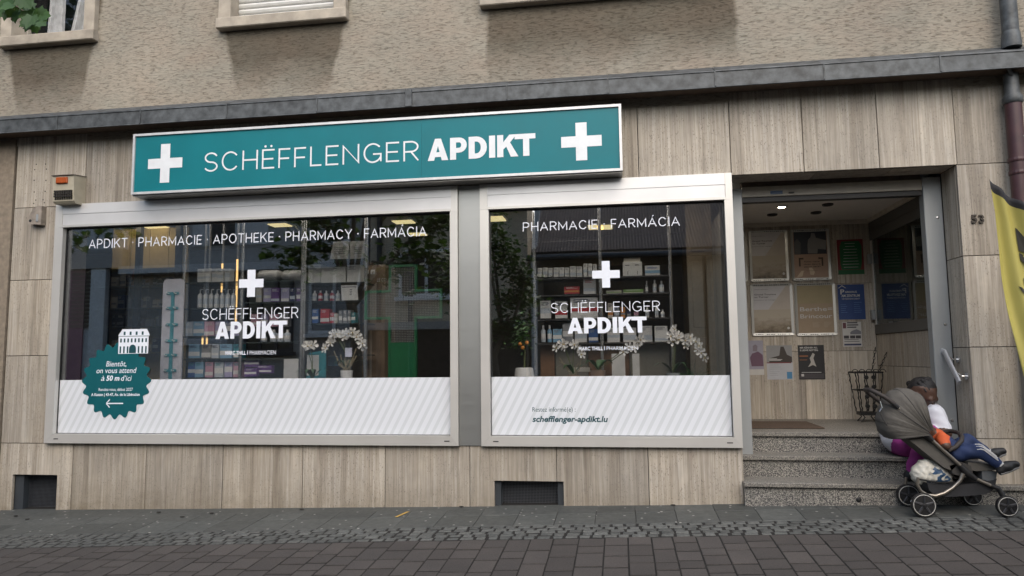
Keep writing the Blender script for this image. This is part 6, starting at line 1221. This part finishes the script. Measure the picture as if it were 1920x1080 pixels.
pr_ += [(tuple(HD+upv*.03-fd*.02), tuple(HD+upv*.025-fd*.005), .098, .094, 0), (tuple(HD-upv*.06+fd*.03), tuple(HD-upv*.085+fd*.045), .066, .048, 0), (tuple(HD+fd*.085+upv*.0), tuple(HD+fd*.108-upv*.038), .012, .019, 0, .012), (tuple(HD-upv*.068+fd*.075+rtv*.02), tuple(HD-upv*.068+fd*.075-rtv*.02), .013, .013, 0, .012), (tuple(HD-upv*.08+fd*.074+rtv*.015), tuple(HD-upv*.08+fd*.074-rtv*.015), .013, .013, 0, .01), (tuple(HD+fd*.076+upv*.035+rtv*.045), tuple(HD+fd*.076+upv*.035-rtv*.045), .018, .018, 0, .02)]
for s_ in (-1, 1): pr_ += [(tuple(HD+rtv*.093*s_-fd*.01+upv*.012), tuple(HD+rtv*.09*s_-fd*.005-upv*.03), .017, .011, 0, .01)]
for a, b_ in ((an_n, np.array([.085, -.06, 0])), (an_f, np.array([.1, -.03, 0]))):
    z = .222; pr_ += [((a[0]-.03, a[1], z+.045), (a[0]+b_[0]*.4, a[1]+b_[1]*.4, z+.048), .042, .044, 3), ((a[0]+b_[0]*.4, a[1]+b_[1]*.4, z+.044), (a[0]+b_[0]*1.5, a[1]+b_[1]*1.5, z+.036), .042, .033, 3)]
fold = lambda g: .0035*np.sin(g[..., 0]*42+g[..., 2]*55)*np.sin(g[..., 1]*30+g[..., 2]*18)
pr_ += [(tuple(HD+upv*.052-fd*.036), tuple(HD+upv*.036-fd*.040), .0905, .0905, 4)]
sdf_body('body', pr_, [M_SKIN, M_TEE, M_MAG, M_SHOE, M_HAIR], PE, .0075, .03, fold)
hair = [(tuple(HD-fd*.09+upv*.03), tuple(HD-fd*.128+upv*.012), .04, .026, 0)]
for k in range(7):
    a = -1.1+2.2*k/6; s0 = HD+upv*(.035+.098*math.cos(a)*.8)+rtv*.094*math.sin(a)+fd*.028; s1 = HD+upv*(.045+.105*math.cos(a)*.9)+rtv*.1*math.sin(a)*.95-fd*.05; s2 = HD-fd*.115+upv*.02+rtv*.03*math.sin(a); hair += [(tuple(s0), tuple(s1), .006, .011, 0, .006), (tuple(s1), tuple(s2), .015, .016, 0, .008)]
sdf_body('hair', hair, [M_HAIR], PE, .005, .006)
for s_ in (-1, 1): MB().lathe([(.001, -.004), (.007, -.002), (.009, .001)], tuple(HD+fd*.086+upv*.008+rtv*.034*s_), 8, 'y').build('eye', plain('eye_dark', (.02, .015, .012), .2), PE)
p = W(1759, 786, .012); MB().prism([(p[0]-.012, p[2]-.02), (p[0]+.004, p[2]-.008), (p[0]+.016, p[2]+.012), (p[0]+.004, p[2]+.018), (p[0]-.008, p[2]+.004)], p[1]-.006, p[1]).build('chest_emblem', M_NAVY, PE)
# --- stroller
yn, yf = -.415, -.115; YM = (yn+yf)/2
SR = thing('stroller', 'grey pushchair with dark canopy standing in front of the steps', 'stroller', (X(1790, 960, YM), YM, ground_z(2.4, YM)))
M_FAB = plain('grey_canopy_fabric', (.085, .08, .072), .85, var=.12, bump=.3, scale=30); M_FABD = plain('dark_seat_fabric', (.04, .038, .036), .85, var=.15, bump=.3, scale=30); M_TUBE = mk_alu('champagne_tube', (.32, .29, .25), .35, (3, 3, 3)); M_RIMW = plain('pale_rim_ring', (.42, .41, .38), .4)
Rr = .085; Rf = .073
def wheel(px, py, Y, R, nm):
    x = X(px, py, Y); z = ground_z(x, Y)+R+.002; Wh = MB().lathe([(R*.86, -.016), (R*.97, -.014), (R, -.006), (R, .006), (R*.97, .014), (R*.86, .016)], (x, Y, z), 28, 'y').build('wheel', M_BLACK, SR, smooth=40)
    for s_ in (-1, 1): MB().tube([(x+R*.84*math.cos(a), Y+.0175*s_, z+R*.84*math.sin(a)) for a in [2*math.pi*k/28 for k in range(28)]], .0028, 6, True).build('rim_ring', M_RIMW, Wh)
    for k in range(5): a = 2*math.pi*k/5+.3; MB().tube([(x, Y-.017, z), (x+R*.8*math.cos(a), Y-.0175, z+R*.8*math.sin(a))], [.012, .008], 6, flat=.6).build('spoke', plain('spoke_grey', (.03, .03, .033), .5), Wh)
    MB().lathe([(.004, -.028), (.016, -.026), (.018, .026), (.004, .028)], (x, Y, z), 12, 'y').build('hub', M_BLACK, Wh); return np.array([x, Y, z])
w1 = wheel(1731.5, 947, yn, Rr, 'r'); w2 = wheel(1703, 932, yf, Rr*.97, 'r'); w3 = wheel(1888, 948, yn, Rf, 'f'); w4 = wheel(1823, 934, yf, Rf, 'f')
def S(px, py, Y): return W(px, py, Y)
def both(fn):
    for Y in (yn+.03, yf-.02): fn(Y)
dxf = lambda Y: 0 if Y < -.3 else -8
for Y in (yn+.02, yf):
    o_ = 0 if Y < -.3 else -22                                          # far side sits further left by parallax
    MB().tube([S(1680+o_, 761, Y), S(1729+o_, 807, Y)], .013, 10).build('frame_tube', M_TUBE, SR, smooth=50); MB().tube([S(1745+o_, 823, Y), S(1803+o_, 875, Y)], .013, 10).build('frame_tube', M_TUBE, SR, smooth=50)
    MB().tube([S(1727+o_, 804, Y-.004), S(1737+o_, 815, Y-.004), S(1748+o_, 826, Y-.004)], [.019, .024, .019], 10).build('fold_joint', M_BLACK, SR, smooth=50); MB().tube([S(1674+o_, 756, Y), S(1684+o_, 765, Y)], .017, 10).build('handle_clip', M_BLACK, SR)
    MB().tube([S(1800+o_, 872, Y), S(1812+o_, 886, Y), S(1830+o_, 899, Y)], [.02, .026, .018], 10).build('main_joint', M_BLACK, SR, smooth=50); MB().tube([S(1828+o_, 897, Y), S(1859+o_, 911, Y)], .0125, 10).build('front_leg', M_TUBE, SR, smooth=50)
    f_ = w3 if Y < -.3 else w4; MB().tube([S(1857+o_, 910, Y), S(1872+o_, 916, Y), (f_[0]-.015, Y-.0, f_[2]+.075), (f_[0]-.005, f_[1], f_[2]+.03), tuple(f_)], [.014, .019, .02, .018, .012], 10).build('fork', M_BLACK, SR, smooth=50)
    MB().tube([S(1806+o_, 888, Y), S(1800+o_, 902, Y), S(1786+o_, 915, Y), S(1770+o_, 925, Y), S(1754+o_, 930, Y), S(1738+o_, 928, Y), S(1726+o_, 920, Y), S(1720+o_, 908, Y), S(1721+o_, 895, Y)], [.017, .0125, .0125, .0125, .0125, .0125, .012, .011, .009], 10).build('rear_leg', M_TUBE, SR, smooth=50)
    r_ = w1 if Y < -.3 else w2; MB().tube([S(1732+o_, 927, Y), (r_[0]+.004, Y, r_[2]+.045), tuple(r_)], [.015, .016, .012], 8).build('axle_mount', M_BLACK, SR)
MB().tube([tuple(w1), tuple(w2)], .007, 8).build('rear_axle', M_BLACK, SR)
ha, hb_ = S(1678, 758, yn+.02), S(1656, 758, yf); MB().tube([ha, S(1658, 744, yn+.02), S(1641, 735, yn+.03), S(1632, 731, yn+.07), S(1622, 731, yf-.05), S(1630, 738, yf), hb_], .0165, 10).build('handle', plain('brown_foam', (.03, .025, .023), .7), SR, smooth=50)
# canopy as a fan of fabric over hoops
Rt = [(97, 66), (102, 71), (110, 79), (118, 84), (126, 85), (134, 84), (144, 80), (154, 77), (163, 77), (172, 73), (180, 69), (188, 62)]
piv = np.array(W(1733, 811, YM)); sc_ = (6+YM)/F_PX
cn = MB(); NA, NTt = 40, 20; A0, A1 = Rt[0][0], Rt[-1][0]
for i in range(NA+1):
    a = A0+(A1-A0)*i/NA; R_ = np.interp(a, [q_[0] for q_ in Rt], [q_[1] for q_ in Rt])*sc_*(1+.012*abs(math.sin(i*math.pi/10)))
    for j in range(NTt+1):
        t_ = j/NTt; u_ = 2*t_-1; hgt = (1-abs(u_)**3.2)**(1/3.2) if abs(u_) < 1 else 0; hgt = max(hgt, .0); y_ = YM+u_*(yf-yn+.02)/2*-1
        rr_ = R_*(.10+.90*hgt)*(1+.012*math.sin(i*1.7+j*.8)*math.sin(j*1.3+i*.4)); cn.v.append((piv[0]+rr_*math.cos(math.radians(a)), y_+.004*math.sin(i*.9)*hgt+.003*math.sin(i*2.3+j*1.1), piv[2]+rr_*math.sin(math.radians(a))))
for i in range(NA):
    for j in range(NTt): a = i*(NTt+1)+j; cn.f.append((a, a+1, a+NTt+2, a+NTt+1)); cn.m.append(0)
cp = cn.build('canopy', M_FAB, SR, smooth=True); so = cp.modifiers.new('thickness', 'SOLIDIFY'); so.thickness = .004
for i in (0, 10, 20, 30, 40): MB().tube([Vector(cn.v[i*(NTt+1)+j])*1.0+(Vector(cn.v[i*(NTt+1)+j])-Vector(piv)).normalized()*.003 for j in range(NTt+1)], .0035, 6).build('canopy_seam', M_FABD, cp)
def slabpoly(name, pts, m, y0, y1, bulge=.012, parent=SR):
    n = len(pts); mb = MB(); ys_ = [y0+(y1-y0)*k/6 for k in range(7)]; c = np.mean([W(*q_, YM) for q_ in pts], 0)
    for k, y in enumerate(ys_):
        s_ = 1-.05*(abs(k-3)/3)**4*2
        for q_ in pts: p = np.array(W(*q_, YM)); p = c+(p-c)*s_; mb.v.append((p[0], y, p[2]))
    for k in range(6):
        for i in range(n): mb.f.append((k*n+i, k*n+(i+1) % n, (k+1)*n+(i+1) % n, (k+1)*n+i)); mb.m.append(0)
    mb.f += [tuple(range(n))[::-1], tuple(6*n+i for i in range(n))]; mb.m += [0, 0]; return mb.build(name, m, parent, smooth=35)
slabpoly('seat_back', [(1662, 797), (1690, 803), (1733, 813), (1752, 832), (1776, 853), (1790, 866), (1776, 882), (1760, 876), (1742, 862), (1722, 846), (1700, 828), (1676, 812)], M_FAB, yn+.035, yf-.03)
slabpoly('seat_base', [(1764, 868), (1790, 862), (1808, 868), (1812, 882), (1790, 890), (1772, 885)], M_FABD, yn+.035, yf-.03)
slabpoly('leg_rest', [(1798, 862), (1822, 864), (1846, 866), (1862, 871), (1864, 877), (1845, 878), (1815, 880), (1800, 876)], M_FAB, yn+.04, yf-.03)
slabpoly('basket', [(1719, 899), (1760, 905), (1790, 903), (1838, 897), (1860, 894), (1856, 912), (1838, 922), (1800, 926), (1760, 928), (1735, 924), (1723, 914)], plain('black_mesh_fabric', (.014, .015, .018), .7, var=.25), yn+.035, yf-.04)
MB().tube([S(1719, 898, yn+.03), S(1760, 905, yn+.028), S(1790, 904, yn+.03)], .006, 6).build('basket_rim', M_BLACK, SR)
MB().tube([S(1777, 845, yn+.03), S(1792, 838, yn+.04), S(1803, 826, yn+.06), S(1804, 818, YM-.06), S(1797, 811, YM+.02), S(1782, 808, yf-.05), S(1768, 811, yf-.03), S(1760, 820, yf-.02)], .0155, 10).build('bumper_bar', plain('brown_foam', (.03, .025, .023)), SR, smooth=50)
slabpoly('clear_pocket', [(1826, 876), (1858, 880), (1856, 892), (1846, 900), (1828, 896)], plain('glossy_film', (.12, .13, .14), .15), yn+.05, yf-.05)
for k, (a, b_) in enumerate((((1650, 752), (1654, 765)), ((1653, 765), (1649, 772)))): MB().tube([S(*a, yn+.015), S(*b_, yn+.012)], .003, 6).build('strap_clip', M_CHROME, SR)
MB().tube([S(1708, 941, yn-.0), S(1716, 930, yn+.0)], .006, 6).build('brake_pedal', M_CHROME, SR); MB().tube([S(1650, 772, yn+.02), S(1655, 785, yn+.02), S(1664, 798, yn+.02)], .004, 6).build('canopy_strap', M_FABD, SR)
# --- plastic bag in the basket
BGp = thing('plastic_bag', 'crumpled white plastic bag with blue print in the stroller basket', 'bag', W(1750, 903, YM))
bag = [(W(1728, 890, YM-.03), W(1770, 893, YM-.03), .075, .05, 0), (W(1735, 878, YM-.03), W(1757, 884, YM-.03), .065, .06, 0), (W(1733, 868, YM-.05), W(1745, 872, YM-.03), .022, .03, 0), (W(1775, 895, YM-.04), W(1784, 902, YM-.04), .03, .012, 0)]
m, t, b = new_mat('bag_film'); g = G(t); co = g.coord(); n = g.noise(co, (14, 14, 20), 1, 3, .6, 1.2); ax_ = g.n('SeparateXYZ'); g.l(co, ax_.inputs[0])
ing = g.math('MULTIPLY', g.math('GREATER_THAN', n, .53), g.math('LESS_THAN', g.math('ADD', g.math('ABSOLUTE', g.math('ADD', ax_.outputs[0], .005)), g.math('ABSOLUTE', g.math('SUBTRACT', ax_.outputs[2], .03))), .10)); g.l(g.mix(ing, (.5, .49, .44), (.03, .07, .14)), b.inputs['Base Color']); b.inputs['Roughness'].default_value = .35; g.bump(g.noise(co, sc=28, detail=4), b, .6, .012)
sdf_body('film', bag, [m], BGp, .008, .02, lambda g: .0028*np.sin(g[..., 0]*55+g[..., 2]*90)*np.sin(g[..., 2]*47-g[..., 0]*38+g[..., 1]*45)+.0025*np.sin(g[..., 0]*140+np.sin(g[..., 2]*90)*2))
# --- child in the stroller
CHI = thing('person', 'small child in orange top and navy striped trousers lying in the stroller', 'person', W(1785, 850, YM))
hd = np.array(W(1728, 802, YM)); ct = np.array(W(1757, 819, YM)); pv = np.array(W(1790, 848, YM))
kn1, ak1 = np.array(W(1836, 845, yn+.02)), np.array(W(1866, 866, yn+.0)); kn2, ak2 = np.array(W(1814, 826, yf-.05)), np.array(W(1843, 843, yf-.06))
cp_ = [(tuple(hd+np.array([-.01, 0, .01])), tuple(hd), .078, .076, 0), (tuple(hd+np.array([.055, -.03, -.02])), tuple(hd+np.array([.06, -.035, -.03])), .02, .018, 0, .02), (tuple(hd), tuple(ct), .04, .045, 0), (tuple(ct), tuple((ct+pv)/2), .06, .06, 1), (tuple((ct+pv)/2), tuple(pv), .066, .07, 2)]
for a, b_, c, s_ in ((pv, kn1, ak1, -1), (pv, kn2, ak2, 1)):
    h_ = a+np.array([0, .05*s_, 0]); cp_ += [(tuple(h_), tuple(b_), .062, .047, 2), (tuple(b_), tuple(c), .046, .036, 2)]; d = (c-b_)/np.linalg.norm(c-b_); cp_ += [(tuple(c), tuple(c+d*.03), .026, .024, 4)]
    t0 = c+d*.055; fo = np.array([.085, 0, .022]); cp_ += [(tuple(t0-np.array([.012, 0, .018])), tuple(t0+fo*.35), .032, .032, 3), (tuple(t0+fo*.35), tuple(t0+fo), .031, .024, 3)]
for s_, w_ in ((-1, W(1772, 832, YM-.10)), (1, W(1765, 815, YM+.06))):
    sh = ct+np.array([.0, .085*s_, 0]); el = (sh+np.array(w_))/2+np.array([.0, .03*s_, -.03]); w_ = np.array(w_); cp_ += [(tuple(sh), tuple((sh+el)/2), .04, .036, 1), (tuple((sh+el)/2), tuple(el), .028, .026, 0), (tuple(el), tuple(w_), .026, .02, 0), (tuple(w_), tuple(w_+np.array([.025, 0, -.02])), .022, .02, 0)]
    for k in range(4): q0 = w_+np.array([.03, (-.018+.012*k), -.022]); cp_.append((tuple(q0), tuple(q0+np.array([.022, 0, -.02])), .0075, .0065, 0, .004))
    q0 = w_+np.array([.01, -.02*s_, -.0]); cp_.append((tuple(q0), tuple(q0+np.array([.02, -.012*s_, .0])), .008, .007, 0, .004))
sdf_body('body', cp_, [M_SKIN, M_ORAN, M_NAVY, M_SHOE, plain('white_sock', (.5, .5, .5), .85)], CHI, .0065, .02, lambda g: .002*np.sin(g[..., 0]*60+g[..., 2]*70))
sdf_body('hair', [(tuple(hd+np.array([-.03, 0, .03])), tuple(hd+np.array([-.02, 0, .02])), .08, .078, 0)], [M_HAIR], CHI, .008, .01)
h_ = pv+np.array([0, -.05, 0])
for k in (-1, 0, 1):
    pts = []
    for i in range(12):
        t_ = i/11*2; a, b_, ra, rb = (h_, kn1, .062, .047) if t_ <= 1 else (kn1, ak1, .047, .036); tt = t_ if t_ <= 1 else t_-1
        if t_ < .6: continue
        c = a+(b_-a)*tt; rad = ra+(rb-ra)*tt+.0115; an = math.radians(38+k*19); pts.append((c[0], c[1]-rad*math.cos(an), c[2]+rad*math.sin(an)))
    MB().tube(pts, .0042, 6, flat=.6).build('stripe', M_SOLE, CHI)
for c, d0 in ((ak1, kn1), (ak2, kn2)):
    d = (c-d0)/np.linalg.norm(c-d0); t0 = c+d*.055; MB().tube([t0+np.array([-.022, 0, -.045]), t0+np.array([.03, 0, -.028]), t0+np.array([.10, 0, -.0])], [.012, .012, .008], 8, flat=2.2).build('shoe_sole', plain('grey_sole', (.2, .2, .2), .7), CHI)
    for k in range(3): q0 = t0+np.array([.018+.02*k, 0, .026+.001*k]); MB().tube([q0+np.array([0, -.022, .0]), q0+np.array([.004, 0, .010]), q0+np.array([0, .022, .0])], .0025, 5).build('lace', M_SOLE, CHI)
